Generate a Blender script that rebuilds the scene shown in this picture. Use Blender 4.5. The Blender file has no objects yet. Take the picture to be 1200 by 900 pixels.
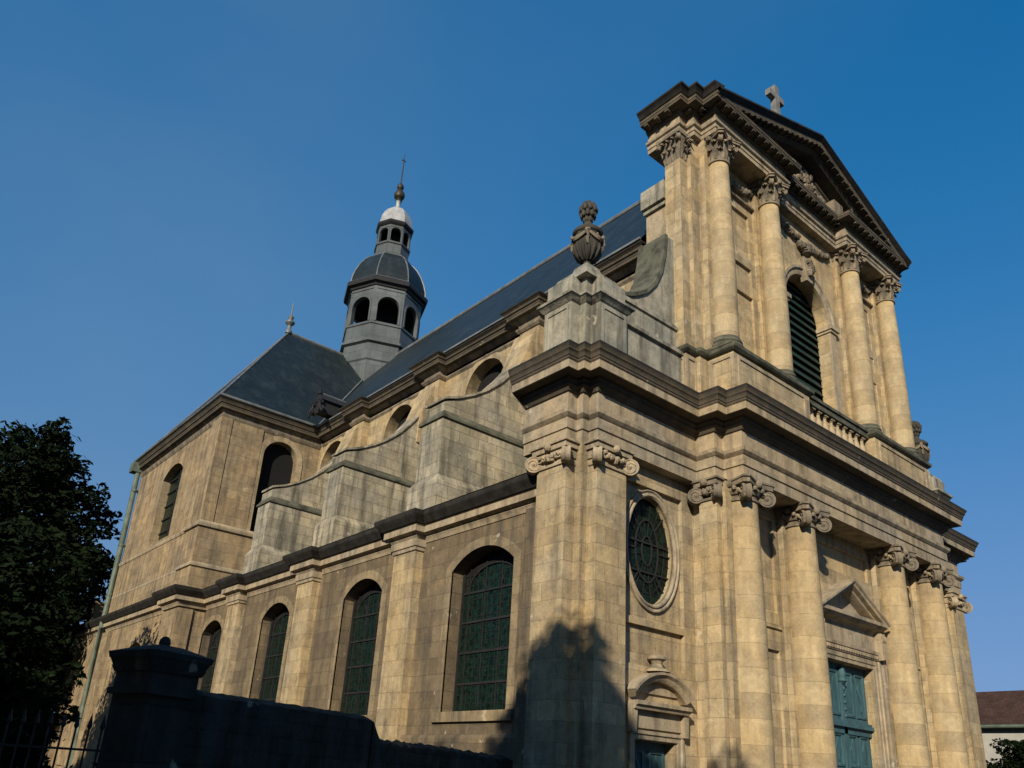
import bpy, math, random
from mathutils import Vector, Matrix
from mathutils.geometry import tessellate_polygon

# ------------------------------------------------------------------ camera, sky, sun, exposure
S = bpy.context.scene
COL = S.collection
G = -1.65                                   # ground level; the eye of the camera is z = 0
YAW, PITCH, ROLL = 0.68470835, 0.36969558, 0.06182688
cam_d = bpy.data.cameras.new("camera")
cam = bpy.data.objects.new("camera", cam_d)
COL.objects.link(cam)
S.camera = cam
cam_d.sensor_width = 36
cam_d.lens = 36 * 945.96 / 1200
cam_d.shift_x = 3.9 / 1200
cam_d.shift_y = 101.5 / 1200
cam_d.clip_start = 0.1
cam_d.clip_end = 4000
_f = Vector((math.sin(YAW) * math.cos(PITCH), math.cos(YAW) * math.cos(PITCH), math.sin(PITCH)))
_r = Vector((math.cos(YAW), -math.sin(YAW), 0))
_u = _r.cross(_f)
_r2 = math.cos(ROLL) * _r + math.sin(ROLL) * _u
_u2 = -math.sin(ROLL) * _r + math.cos(ROLL) * _u
cam.matrix_world = Matrix(((_r2.x, _u2.x, -_f.x, 0), (_r2.y, _u2.y, -_f.y, 0), (_r2.z, _u2.z, -_f.z, 0), (0, 0, 0, 1)))

SUN_TRAVEL = Vector((1.5, 1.0, -0.80)).normalized()
SUN_EL = math.asin(-SUN_TRAVEL.z)
SUN_AZ = math.atan2(-SUN_TRAVEL.x, -SUN_TRAVEL.y)      # clockwise from +Y
sun_d = bpy.data.lights.new("sun", 'SUN')
sun_d.energy = 5.0
sun_d.angle = math.radians(0.5)
sun_d.color = (1.0, 0.88, 0.70)
sun = bpy.data.objects.new("sun", sun_d)
COL.objects.link(sun)
sun.rotation_euler = SUN_TRAVEL.to_track_quat('-Z', 'Y').to_euler()

W = bpy.data.worlds.new("World")
S.world = W
W.use_nodes = True
nt = W.node_tree
sky = nt.nodes.new('ShaderNodeTexSky')
sky.sky_type = 'NISHITA'
sky.sun_disc = False
sky.sun_elevation = SUN_EL
sky.sun_rotation = SUN_AZ
sky.air_density = 1.0
sky.dust_density = 0.25
sky.ozone_density = 2.0
hs = nt.nodes.new('ShaderNodeHueSaturation')
hs.inputs['Saturation'].default_value = 1.43
bg = nt.nodes['Background']
bg.inputs['Strength'].default_value = 0.108
nt.links.new(sky.outputs[0], hs.inputs['Color'])
# soft ceiling on the glare round the sun and the horizon: C * g / (1 + C * g / k)
def _vm(op, a, b):
    n = nt.nodes.new('ShaderNodeVectorMath'); n.operation = op
    for i, q in enumerate((a, b)):
        if isinstance(q, tuple): n.inputs[i].default_value = q
        else: nt.links.new(q, n.inputs[i])
    return n.outputs[0]
_c = _vm('MULTIPLY', hs.outputs[0], (2.35, 2.25, 2.6))
_k = _vm('DIVIDE', _c, (1.9, 3.5, 6.6))
_c = _vm('DIVIDE', _c, _vm('ADD', _k, (1.0, 1.0, 1.0)))
# thin high haze
_tc = nt.nodes.new('ShaderNodeTexCoord')
_mp = nt.nodes.new('ShaderNodeMapping'); _mp.inputs['Scale'].default_value = (1.3, 1.3, 2.2); _mp.inputs['Location'].default_value = (0.3, 0.1, 0.4)
nt.links.new(_tc.outputs['Generated'], _mp.inputs['Vector'])
_no = nt.nodes.new('ShaderNodeTexNoise'); _no.inputs['Scale'].default_value = 0.9; _no.inputs['Detail'].default_value = 5.0; _no.inputs['Roughness'].default_value = 0.45; _no.inputs['Distortion'].default_value = 0.2
nt.links.new(_mp.outputs[0], _no.inputs['Vector'])
_rp = nt.nodes.new('ShaderNodeValToRGB')
_rp.color_ramp.elements[0].position = 0.34; _rp.color_ramp.elements[0].color = (0, 0, 0, 1)
_rp.color_ramp.elements[1].position = 0.80; _rp.color_ramp.elements[1].color = (0.55, 0.55, 0.55, 1)
nt.links.new(_no.outputs['Fac'], _rp.inputs[0])
_mx = nt.nodes.new('ShaderNodeMix'); _mx.data_type = 'RGBA'
_sx = nt.nodes.new('ShaderNodeSeparateXYZ'); nt.links.new(_tc.outputs['Generated'], _sx.inputs[0])
_mr = nt.nodes.new('ShaderNodeMapRange'); _mr.inputs[1].default_value = 0.80; _mr.inputs[2].default_value = 0.15; _mr.inputs[3].default_value = 0.0; _mr.inputs[4].default_value = 1.0
nt.links.new(_sx.outputs[0], _mr.inputs[0])
_ml = nt.nodes.new('ShaderNodeMath'); _ml.operation = 'MULTIPLY'
nt.links.new(_rp.outputs[0], _ml.inputs[0]); nt.links.new(_mr.outputs[0], _ml.inputs[1])
nt.links.new(_ml.outputs[0], _mx.inputs[0]); nt.links.new(_c, _mx.inputs[6]); _mx.inputs[7].default_value = (1.35, 2.35, 3.5, 1)
nt.links.new(_mx.outputs[2], bg.inputs['Color'])
S.view_settings.view_transform = 'Standard'
S.view_settings.look = 'None'
S.view_settings.exposure = 0.13
S.view_settings.gamma = 1.0
S.render.resolution_x = 1024
S.render.resolution_y = 768

random.seed(7)
R = random.random

# ------------------------------------------------------------------ materials
def new_mat(name):
    m = bpy.data.materials.new(name)
    m.use_nodes = True
    n = m.node_tree.nodes
    return m, m.node_tree, n, m.node_tree.links, n['Principled BSDF']

def N(nodes, typ, **kw):
    n = nodes.new(typ)
    for k, v in kw.items():
        if k in ('operation', 'blend_type', 'data_type', 'noise_dimensions', 'feature', 'interpolation_type'):
            setattr(n, k, v)
        else:
            n.inputs[k.replace('_', ' ')].default_value = v
    return n

def mixrgb(nodes, links, a, b, fac, mode='MIX'):
    m = nodes.new('ShaderNodeMix')
    m.data_type = 'RGBA'
    m.blend_type = mode
    for s, v in ((6, a), (7, b), (0, fac)):
        if isinstance(v, (tuple, list)):
            m.inputs[s].default_value = (*v, 1) if len(v) == 3 else v
        elif isinstance(v, (int, float)):
            m.inputs[s].default_value = v
        else:
            links.new(v, m.inputs[s])
    return m.outputs[2]

def ramp(nodes, links, src, stops):
    r = nodes.new('ShaderNodeValToRGB')
    while len(r.color_ramp.elements) < len(stops):
        r.color_ramp.elements.new(0.5)
    for e, (p, c) in zip(r.color_ramp.elements, stops):
        e.position = p
        e.color = (c, c, c, 1) if isinstance(c, (int, float)) else (*c, 1)
    links.new(src, r.inputs[0])
    return r.outputs[0]

def wall_uv(nodes, links, drum=False):
    """vector (along-wall, height) picked by which way the face looks"""
    tc = nodes.new('ShaderNodeTexCoord')
    geo = nodes.new('ShaderNodeNewGeometry')
    sp = nodes.new('ShaderNodeSeparateXYZ')
    links.new(tc.outputs['Object'], sp.inputs[0])
    cb = nodes.new('ShaderNodeCombineXYZ')
    if drum:
        cb.inputs[0].default_value = 0.37
    else:
        sn = nodes.new('ShaderNodeSeparateXYZ')
        links.new(geo.outputs['True Normal'], sn.inputs[0])
        ax = N(nodes, 'ShaderNodeMath', operation='ABSOLUTE')
        ay = N(nodes, 'ShaderNodeMath', operation='ABSOLUTE')
        links.new(sn.outputs[0], ax.inputs[0])
        links.new(sn.outputs[1], ay.inputs[0])
        gt = N(nodes, 'ShaderNodeMath', operation='GREATER_THAN')
        links.new(ax.outputs[0], gt.inputs[0])
        links.new(ay.outputs[0], gt.inputs[1])
        mx = nodes.new('ShaderNodeMix')
        links.new(gt.outputs[0], mx.inputs[0])
        links.new(sp.outputs[0], mx.inputs[2])
        links.new(sp.outputs[1], mx.inputs[3])
        links.new(mx.outputs[0], cb.inputs[0])
    links.new(sp.outputs[2], cb.inputs[1])
    return tc.outputs['Object'], cb.outputs[0]

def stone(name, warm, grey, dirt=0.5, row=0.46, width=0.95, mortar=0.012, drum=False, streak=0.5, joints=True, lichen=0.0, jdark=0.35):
    m, t, n, l, p = new_mat(name)
    obj, uv = wall_uv(n, l, drum)
    n1 = N(n, 'ShaderNodeTexNoise', Scale=0.55, Detail=6.0, Roughness=0.62)
    l.new(obj, n1.inputs['Vector'])
    f1 = ramp(n, l, n1.outputs['Fac'], [(0.38, 0.0), (0.64, 1.0)])
    c = mixrgb(n, l, warm, grey, f1)
    if joints:
        br = n.new('ShaderNodeTexBrick')
        br.inputs['Scale'].default_value = 1.0
        br.inputs['Brick Width'].default_value = width
        br.inputs['Row Height'].default_value = row
        br.inputs['Mortar Size'].default_value = mortar
        br.inputs['Mortar Smooth'].default_value = 0.25
        br.inputs['Bias'].default_value = 0.0
        br.inputs['Color1'].default_value = (0.76, 0.73, 0.69, 1)
        br.inputs['Color2'].default_value = (1.14, 1.11, 1.02, 1)
        br.inputs['Mortar'].default_value = (jdark, jdark * .95, jdark * .9, 1)
        wob = N(n, 'ShaderNodeTexNoise', Scale=3.0, Detail=2.0)
        l.new(obj, wob.inputs['Vector'])
        wo = n.new('ShaderNodeVectorMath'); wo.operation = 'SCALE'
        wo.inputs[3].default_value = 0.025
        l.new(wob.outputs['Color'], wo.inputs[0])
        ad = n.new('ShaderNodeVectorMath'); ad.operation = 'ADD'
        l.new(uv, ad.inputs[0]); l.new(wo.outputs[0], ad.inputs[1])
        l.new(ad.outputs[0], br.inputs['Vector'])
        c = mixrgb(n, l, c, br.outputs['Color'], 0.85, 'MULTIPLY')
    # run-off streaks, long in z
    mp = n.new('ShaderNodeMapping')
    mp.inputs['Scale'].default_value = (2.6, 2.6, 0.22)
    l.new(obj, mp.inputs['Vector'])
    n2 = N(n, 'ShaderNodeTexNoise', Scale=1.0, Detail=5.0, Roughness=0.6)
    l.new(mp.outputs[0], n2.inputs['Vector'])
    f2 = ramp(n, l, n2.outputs['Fac'], [(0.47, 0.0), (0.66, streak)])
    c = mixrgb(n, l, c, (0.055, 0.052, 0.045), f2)
    # blotches of soot
    n3 = N(n, 'ShaderNodeTexNoise', Scale=1.7, Detail=8.0, Roughness=0.7)
    l.new(obj, n3.inputs['Vector'])
    f3 = ramp(n, l, n3.outputs['Fac'], [(0.50, 0.0), (0.74, dirt)])
    c = mixrgb(n, l, c, (0.07, 0.062, 0.05), f3)
    if lichen > 0:
        n5 = N(n, 'ShaderNodeTexNoise', Scale=1.1, Detail=7.0, Roughness=0.7)
        mp5 = n.new('ShaderNodeMapping'); mp5.inputs['Location'].default_value = (7, 3, 1); mp5.inputs['Scale'].default_value = (1, 1, .5)
        l.new(obj, mp5.inputs['Vector']); l.new(mp5.outputs[0], n5.inputs['Vector'])
        f5 = ramp(n, l, n5.outputs['Fac'], [(0.42, 0.0), (0.60, lichen)])
        c = mixrgb(n, l, c, (0.085, 0.095, 0.075), f5)
    # pale chips and repairs
    n6 = N(n, 'ShaderNodeTexNoise', Scale=2.4, Detail=3.0, Roughness=0.5)
    mp6 = n.new('ShaderNodeMapping'); mp6.inputs['Location'].default_value = (-4, 9, 2)
    l.new(obj, mp6.inputs['Vector']); l.new(mp6.outputs[0], n6.inputs['Vector'])
    f6 = ramp(n, l, n6.outputs['Fac'], [(0.70, 0.0), (0.74, 0.5)])
    c = mixrgb(n, l, c, (0.55, 0.48, 0.36), f6)
    n4 = N(n, 'ShaderNodeTexNoise', Scale=14.0, Detail=6.0, Roughness=0.65)
    l.new(obj, n4.inputs['Vector'])
    fine = ramp(n, l, n4.outputs['Fac'], [(0.3, 0.87), (0.7, 1.07)])
    n7 = N(n, 'ShaderNodeTexNoise', Scale=3.6, Detail=5.0, Roughness=0.6)
    l.new(obj, n7.inputs['Vector'])
    c = mixrgb(n, l, c, ramp(n, l, n7.outputs['Fac'], [(0.3, 0.82), (0.7, 1.14)]), 1.0, 'MULTIPLY')
    c = mixrgb(n, l, c, fine, 1.0, 'MULTIPLY')
    l.new(c, p.inputs['Base Color'])
    p.inputs['Roughness'].default_value = 0.9
    p.inputs['Specular IOR Level'].default_value = 0.2
    bp = n.new('ShaderNodeBump')
    bp.inputs['Strength'].default_value = 0.5
    bp.inputs['Distance'].default_value = 0.03
    h = n4.outputs['Fac']
    if joints:
        mm = N(n, 'ShaderNodeMath', operation='SUBTRACT')
        l.new(n4.outputs['Fac'], mm.inputs[0]); l.new(br.outputs['Fac'], mm.inputs[1])
        h = mm.outputs[0]
    l.new(h, bp.inputs['Height'])
    l.new(bp.outputs[0], p.inputs['Normal'])
    return m

def plain(name, col, rough=0.6, metal=0.0, var=0.25, scale=4.0, bump=0.2, spec=0.3, stretch=None):
    m, t, n, l, p = new_mat(name)
    tc = n.new('ShaderNodeTexCoord')
    no = N(n, 'ShaderNodeTexNoise', Scale=scale, Detail=6.0, Roughness=0.6)
    v = tc.outputs['Object']
    if stretch:
        mp = n.new('ShaderNodeMapping'); mp.inputs['Scale'].default_value = stretch
        l.new(v, mp.inputs['Vector']); v = mp.outputs[0]
    l.new(v, no.inputs['Vector'])
    f = ramp(n, l, no.outputs['Fac'], [(0.3, 1 - var), (0.7, 1 + var)])
    c = mixrgb(n, l, col, f, 1.0, 'MULTIPLY')
    l.new(c, p.inputs['Base Color'])
    p.inputs['Roughness'].default_value = rough
    p.inputs['Metallic'].default_value = metal
    p.inputs['Specular IOR Level'].default_value = spec
    bp = n.new('ShaderNodeBump'); bp.inputs['Strength'].default_value = bump; bp.inputs['Distance'].default_value = 0.02
    l.new(no.outputs['Fac'], bp.inputs['Height']); l.new(bp.outputs[0], p.inputs['Normal'])
    return m

def coursed(name, c1, c2, mort, w, h, rough, spec=0.4, streak=0.5, streakcol=(0.2, 0.21, 0.2)):
    """slates and lead sheets: rows along the slope height"""
    m, t, n, l, p = new_mat(name)
    obj, uv = wall_uv(n, l)
    br = n.new('ShaderNodeTexBrick')
    for k, v in (('Scale', 1.0), ('Brick Width', w), ('Row Height', h), ('Mortar Size', 0.008), ('Mortar Smooth', 0.1), ('Bias', 0.0)):
        br.inputs[k].default_value = v
    br.inputs['Color1'].default_value = (*c1, 1); br.inputs['Color2'].default_value = (*c2, 1); br.inputs['Mortar'].default_value = (*mort, 1)
    l.new(uv, br.inputs['Vector'])
    no = N(n, 'ShaderNodeTexNoise', Scale=0.5, Detail=6.0, Roughness=0.65)
    l.new(obj, no.inputs['Vector'])
    f = ramp(n, l, no.outputs['Fac'], [(0.3, 0.65), (0.7, 1.35)])
    c = mixrgb(n, l, br.outputs['Color'], f, 1.0, 'MULTIPLY')
    mp = n.new('ShaderNodeMapping'); mp.inputs['Scale'].default_value = (1.6, 1.6, 0.12)
    l.new(obj, mp.inputs['Vector'])
    n2 = N(n, 'ShaderNodeTexNoise', Scale=1.0, Detail=4.0, Roughness=0.6)
    l.new(mp.outputs[0], n2.inputs['Vector'])
    f2 = ramp(n, l, n2.outputs['Fac'], [(0.52, 0.0), (0.8, streak)])
    c = mixrgb(n, l, c, streakcol, f2)
    l.new(c, p.inputs['Base Color'])
    p.inputs['Roughness'].default_value = rough
    p.inputs['Specular IOR Level'].default_value = spec
    bp = n.new('ShaderNodeBump'); bp.inputs['Strength'].default_value = 0.5; bp.inputs['Distance'].default_value = 0.01
    mm = N(n, 'ShaderNodeMath', operation='SUBTRACT'); mm.inputs[0].default_value = 1.0
    l.new(br.outputs['Fac'], mm.inputs[1])
    l.new(mm.outputs[0], bp.inputs['Height']); l.new(bp.outputs[0], p.inputs['Normal'])
    return m

def glass_mat(name, col):
    m, t, n, l, p = new_mat(name)
    tc = n.new('ShaderNodeTexCoord')
    vo = n.new('ShaderNodeTexVoronoi'); vo.inputs['Scale'].default_value = 11.0
    l.new(tc.outputs['Object'], vo.inputs['Vector'])
    sep = n.new('ShaderNodeSeparateColor'); l.new(vo.outputs['Color'], sep.inputs[0])
    f = ramp(n, l, sep.outputs[0], [(0.0, 0.25), (1.0, 1.5)])
    c = mixrgb(n, l, col, f, 1.0, 'MULTIPLY')
    l.new(c, p.inputs['Base Color'])
    p.inputs['Roughness'].default_value = 0.3
    p.inputs['Specular IOR Level'].default_value = 0.16
    bp = n.new('ShaderNodeBump'); bp.inputs['Strength'].default_value = 0.35; bp.inputs['Distance'].default_value = 0.03
    l.new(vo.outputs['Distance'], bp.inputs['Height']); l.new(bp.outputs[0], p.inputs['Normal'])
    return m

WARM, GREY = (0.45, 0.345, 0.195), (0.39, 0.33, 0.23)
M = {}
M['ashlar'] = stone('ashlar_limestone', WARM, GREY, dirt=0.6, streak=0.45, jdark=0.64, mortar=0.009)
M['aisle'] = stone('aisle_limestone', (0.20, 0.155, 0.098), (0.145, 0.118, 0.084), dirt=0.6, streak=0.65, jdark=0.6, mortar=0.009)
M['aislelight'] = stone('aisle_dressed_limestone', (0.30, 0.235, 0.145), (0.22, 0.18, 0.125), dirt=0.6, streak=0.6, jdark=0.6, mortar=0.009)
M['transept'] = stone('transept_limestone', (0.36, 0.27, 0.16), (0.27, 0.22, 0.15), dirt=0.6, streak=0.55, jdark=0.66, mortar=0.008)
M['drum'] = stone('column_limestone', (0.47, 0.36, 0.20), (0.42, 0.35, 0.235), dirt=0.3, streak=0.22, drum=True, row=0.62, width=50, mortar=0.008, jdark=0.68)
M['trim'] = stone('carved_limestone', (0.40, 0.315, 0.20), (0.33, 0.285, 0.21), dirt=0.65, streak=0.55, joints=False)
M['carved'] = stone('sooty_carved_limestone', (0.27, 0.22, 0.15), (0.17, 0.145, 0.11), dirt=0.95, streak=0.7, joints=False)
M['soot_shade'] = stone('soot_and_shade_limestone', (0.11, 0.09, 0.062), (0.06, 0.052, 0.04), dirt=0.9, streak=0.7, joints=False)  # sooty stone, darkened further to stand for shade under the cornices
M['buttress'] = stone('buttress_limestone', (0.45, 0.395, 0.285), (0.37, 0.35, 0.295), dirt=0.55, streak=0.85, lichen=0.45, row=0.42, width=0.8, jdark=0.5, mortar=0.011)
M['greystone'] = stone('grey_lichened_limestone', (0.40, 0.36, 0.27), (0.30, 0.295, 0.245), dirt=0.65, streak=0.85, lichen=0.45, joints=False)
M['urnstone'] = stone('black_weathered_stone', (0.075, 0.07, 0.058), (0.032, 0.03, 0.026), dirt=0.9, streak=0.7, joints=False)
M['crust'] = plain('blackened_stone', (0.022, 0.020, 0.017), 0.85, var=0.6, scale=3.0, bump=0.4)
M['mossy'] = plain('mossy_coping_stone', (0.085, 0.085, 0.062), 0.9, var=0.6, scale=2.5, bump=0.4)
M['slate'] = coursed('roof_slate', (0.008, 0.0145, 0.017), (0.0135, 0.022, 0.0235), (0.005, 0.008, 0.009), 0.24, 0.14, 0.5, 0.35, 0.4, (0.06, 0.066, 0.066))  # pale streaks paint the sheen of light on the slates
M['lead'] = coursed('grey_lead_sheet', (0.075, 0.088, 0.09), (0.10, 0.115, 0.115), (0.025, 0.028, 0.028), 0.75, 1.1, 0.5, 0.4, 0.6, (0.04, 0.045, 0.045))
M['palelead'] = plain('pale_lead_dome', (0.34, 0.34, 0.335), 0.45, var=0.3, scale=2.0, spec=0.5)
M['zinc'] = plain('zinc_gutter', (0.13, 0.14, 0.14), 0.5, var=0.4, scale=2.0, spec=0.5)
M['iron'] = plain('dark_iron', (0.02, 0.02, 0.02), 0.55, var=0.3)
M['bronze'] = plain('bronze_finial', (0.035, 0.03, 0.02), 0.5, var=0.4)
M['glass'] = glass_mat('dark_green_leaded_glass', (0.0045, 0.0155, 0.0098))
M['black'] = plain('dark_interior', (0.008, 0.008, 0.008), 0.9)
M['louvre'] = plain('green_louvre_boards', (0.012, 0.035, 0.028), 0.5, var=0.3, scale=3.0)
M['teal'] = plain('teal_door_paint', (0.040, 0.095, 0.11), 0.65, var=0.4, scale=2.0, stretch=(4, 4, .5), bump=0.3)
M['patina'] = plain('green_patina_pipe', (0.10, 0.13, 0.10), 0.6, var=0.4, scale=2.0)
M['cross'] = plain('pale_stone_cross', (0.17, 0.17, 0.16), 0.85, var=0.3, scale=3.0)

# ------------------------------------------------------------------ mesh builder
class MB:
    def __init__(s):
        s.v = []; s.f = []
    def add(s, vs, fs):
        b = len(s.v); s.v += [tuple(x) for x in vs]; s.f += [[b + i for i in q] for q in fs]
        return s
    def box(s, x0, x1, y0, y1, z0, z1):
        return s.add([(x0, y0, z0), (x1, y0, z0), (x1, y1, z0), (x0, y1, z0), (x0, y0, z1), (x1, y0, z1), (x1, y1, z1), (x0, y1, z1)],
              [(0, 3, 2, 1), (4, 5, 6, 7), (0, 1, 5, 4), (1, 2, 6, 5), (2, 3, 7, 6), (3, 0, 4, 7)])
    def obox(s, c, ax, ay, az):
        c, ax, ay, az = map(Vector, (c, ax, ay, az))
        vs = [c + i * ax + j * ay + k * az for k in (-1, 1) for (i, j) in ((-1, -1), (1, -1), (1, 1), (-1, 1))]
        return s.add(vs, [(0, 3, 2, 1), (4, 5, 6, 7), (0, 1, 5, 4), (1, 2, 6, 5), (2, 3, 7, 6), (3, 0, 4, 7)])
    def prism(s, poly, z0, z1):
        n = len(poly)
        s.add([(x, y, z0) for x, y in poly] + [(x, y, z1) for x, y in poly], [(i, (i + 1) % n, n + (i + 1) % n, n + i) for i in range(n)])
        s.flat(poly, z0, lambda u, v, h: (u, v, h)); s.flat(poly, z1, lambda u, v, h: (u, v, h))
        return s
    def flat(s, poly, h, mp, holes=()):
        loops = [[Vector((u, v, 0)) for u, v in poly]] + [[Vector((u, v, 0)) for u, v in q] for q in holes]
        pts = [p for lp in loops for p in lp]
        tri = tessellate_polygon(loops)
        s.add([mp(p.x, p.y, h) for p in pts], [tuple(t) for t in tri])
        return s
    def wall(s, poly, holes, mp, depth):
        """face at h=0 with holes, reveals running in to h=-depth"""
        s.flat(poly, 0, mp, holes)
        for q in holes:
            n = len(q)
            s.add([mp(u, v, 0) for u, v in q] + [mp(u, v, -depth) for u, v in q], [(i, (i + 1) % n, n + (i + 1) % n, n + i) for i in range(n)])
        return s
    def extr(s, poly, mp, h0, h1):
        n = len(poly)
        s.add([mp(u, v, h0) for u, v in poly] + [mp(u, v, h1) for u, v in poly], [(i, (i + 1) % n, n + (i + 1) % n, n + i) for i in range(n)])
        s.flat(poly, h0, mp); s.flat(poly, h1, mp)
        return s
    def sweep(s, path, prof, mp=lambda u, v, h: (u, v, h), closed=False, closeprof=False, caps=True):
        P = [Vector(p) for p in path]; n = len(P)
        nr = []
        segs = [(P[(i + 1) % n] - P[i]).normalized() for i in range(n if closed else n - 1)]
        no = [Vector((d.y, -d.x)) for d in segs]
        for i in range(n):
            if closed: a, b = no[i - 1], no[i]
            else: a, b = no[max(i - 1, 0)], no[min(i, n - 2)]
            nr.append((a + b) / max(1 + a.dot(b), 0.2))
        k = len(prof)
        vs = [mp(P[i].x + o * nr[i].x, P[i].y + o * nr[i].y, h) for i in range(n) for (o, h) in prof]
        fs = []
        for i in range(n if closed else n - 1):
            j = (i + 1) % n
            for q in range(k if closeprof else k - 1):
                r = (q + 1) % k
                fs.append((i * k + q, j * k + q, j * k + r, i * k + r))
        s.add(vs, fs)
        if caps and not closed:
            for i in (0, n - 1):
                s.add([vs[i * k + q] for q in range(k)], [tuple(range(k))])
        return s
    def lathe(s, prof, c, n=24, a0=0.0, a1=2 * math.pi, flat=False):
        full = abs(a1 - a0 - 2 * math.pi) < 1e-6
        m = n if full else n + 1
        vs = []
        for i in range(m):
            a = a0 + (a1 - a0) * i / n
            for r, z in prof:
                vs.append((c[0] + r * math.cos(a), c[1] + r * math.sin(a), c[2] + z))
        k = len(prof); fs = []
        for i in range(n):
            j = (i + 1) % m
            for q in range(k - 1):
                fs.append((i * k + q, j * k + q, j * k + q + 1, i * k + q + 1))
        return s.add(vs, fs)
    def ball(s, c, r, n=8, sz=1.0):
        m = max(4, n // 2 + 1)
        return s.lathe([(max(r * math.sin(math.pi * i / m), 1e-4), -r * sz * math.cos(math.pi * i / m)) for i in range(m + 1)], c, n)
    def tube(s, pts, r, n=6):
        P = [Vector(p) for p in pts]; vs = []; fs = []
        rr = r if isinstance(r, (list, tuple)) else [r] * len(P)
        up = Vector((0, 0, 1))
        for i, p in enumerate(P):
            d = (P[min(i + 1, len(P) - 1)] - P[max(i - 1, 0)]).normalized()
            a = d.cross(up)
            if a.length < 1e-3: a = d.cross(Vector((1, 0, 0)))
            a.normalize(); b = a.cross(d)
            for k in range(n):
                t = 2 * math.pi * k / n
                vs.append(p + rr[i] * (math.cos(t) * a + math.sin(t) * b))
        for i in range(len(P) - 1):
            for k in range(n):
                fs.append((i * n + k, i * n + (k + 1) % n, (i + 1) * n + (k + 1) % n, (i + 1) * n + k))
        s.add(vs, fs)
        s.add(vs[:n], [tuple(range(n))]); s.add(vs[-n:], [tuple(range(n))])
        return s
    def build(s, name, mat, parent=None, smooth=True, label=None):
        me = bpy.data.meshes.new(name)
        me.from_pydata(s.v, [], s.f)
        me.materials.append(M[mat] if isinstance(mat, str) else mat)
        me.update()
        if smooth:
            me.polygons.foreach_set('use_smooth', [True] * len(me.polygons))
            me.set_sharp_from_angle(angle=math.radians(32))
        o = bpy.data.objects.new(name, me)
        COL.objects.link(o)
        if parent is not None: o.parent = parent
        if label: o['label'] = label
        return o

def tag(o, label=None, cat=None, group=None, kind=None):
    for k, v in (('label', label), ('category', cat), ('group', group), ('kind', kind)):
        if v: o[k] = v
    return o

def empty(name, loc=(0, 0, 0)):
    o = bpy.data.objects.new(name, None)
    o.location = loc
    COL.objects.link(o)
    return o

def dup(o, dx, dy=0, dz=0, mirror=None):
    """copy of a part with copies of its sub-parts, shifted (all meshes sit in world coordinates)"""
    c = o.copy(); COL.objects.link(c)
    c.location = o.location + Vector((dx, dy, dz))
    for ch in [q for q in COL.objects if q.parent == o]:
        d = ch.copy(); COL.objects.link(d); d.parent = c
    return c

XC = 24.1
def yplane(y):                      # (u=x, v=z, h towards the viewer)
    return lambda u, v, h: (u, y - h, v)
def xplane(x):                      # (u=y, v=z)
    return lambda u, v, h: (x - h, u, v)
def rect(u0, u1, v0, v1):
    return [(u0, v0), (u1, v0), (u1, v1), (u0, v1)]
def arch(uc, hw, sill, spring, rise, n=14, closed=True):
    """counter-clockwise from the right sill"""
    pts = [(uc + hw, sill)]
    if rise >= hw - 1e-6:
        for i in range(n + 1):
            a = math.pi * i / n
            pts.append((uc + hw * math.cos(a), spring + rise * math.sin(a)))
    else:
        rad = (hw * hw + rise * rise) / (2 * rise); a0 = math.asin(hw / rad)
        for i in range(n + 1):
            a = a0 - 2 * a0 * i / n
            pts.append((uc + rad * math.sin(a), spring + rise - rad + rad * math.cos(a)))
    pts.append((uc - hw, sill))
    return pts
def oval(uc, vc, a, b, n=36):
    return [(uc + a * math.cos(2 * math.pi * i / n), vc + b * math.sin(2 * math.pi * i / n)) for i in range(n)]
def mx(path):
    """mirror a plan path about the facade axis, keeping its sense"""
    return [(2 * XC - x, y) for x, y in reversed(path)]

# ------------------------------------------------------------------ carved pieces
def volute(mb, c, direction, r, th):
    """scroll disc standing upright in the plane that holds `direction`; spiral ribs on both faces"""
    d = Vector((direction[0], direction[1], 0)).normalized(); nrm = Vector((d.y, -d.x, 0)); up = Vector((0, 0, 1)); c = Vector(c)
    n = 18
    ring = lambda rad, off: [c + nrm * off + rad * (math.cos(2 * math.pi * i / n) * d + math.sin(2 * math.pi * i / n) * up) for i in range(n)]
    prof = [(0.001, -th * .5), (r * .78, -th * .42), (r * .86, -th * .5), (r, -th * .5), (r, -th * .3), (r * .88, 0), (r, th * .3), (r, th * .5), (r * .86, th * .5), (r * .78, th * .42), (0.001, th * .5)]
    vs = []
    for rad, off in prof: vs += ring(rad, off)
    fs = []
    for k in range(len(prof) - 1):
        for i in range(n):
            fs.append((k * n + i, k * n + (i + 1) % n, (k + 1) * n + (i + 1) % n, (k + 1) * n + i))
    mb.add(vs, fs)
    for sgn in (-1, 1):
        pts = []; rr = []
        for i in range(22):
            t = i / 21; a = math.pi * .5 - sgn * 0 + t * 3.4 * math.pi; rad = r * (0.84 * (1 - t) + .14)
            pts.append(c + nrm * sgn * th * .5 + rad * (math.cos(a) * d + math.sin(a) * up)); rr.append(r * .085 * (1 - .4 * t))
        mb.tube(pts, rr, 5)
        mb.ball(c + nrm * sgn * th * .5, r * .2, 8)

def garland(mb, a, b, sag, r, n=9, bulge=0.6):
    a, b = Vector(a), Vector(b)
    for i in range(n):
        t = i / (n - 1); p = a.lerp(b, t); p.z -= sag * 4 * t * (1 - t)
        k = r * (1 - bulge * abs(2 * t - 1))
        for j in range(3):
            q = p + Vector((R() - .5, R() - .5, R() - .5)) * k * 1.2
            mb.ball(q, k * (.6 + .5 * R()), 6)

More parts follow.
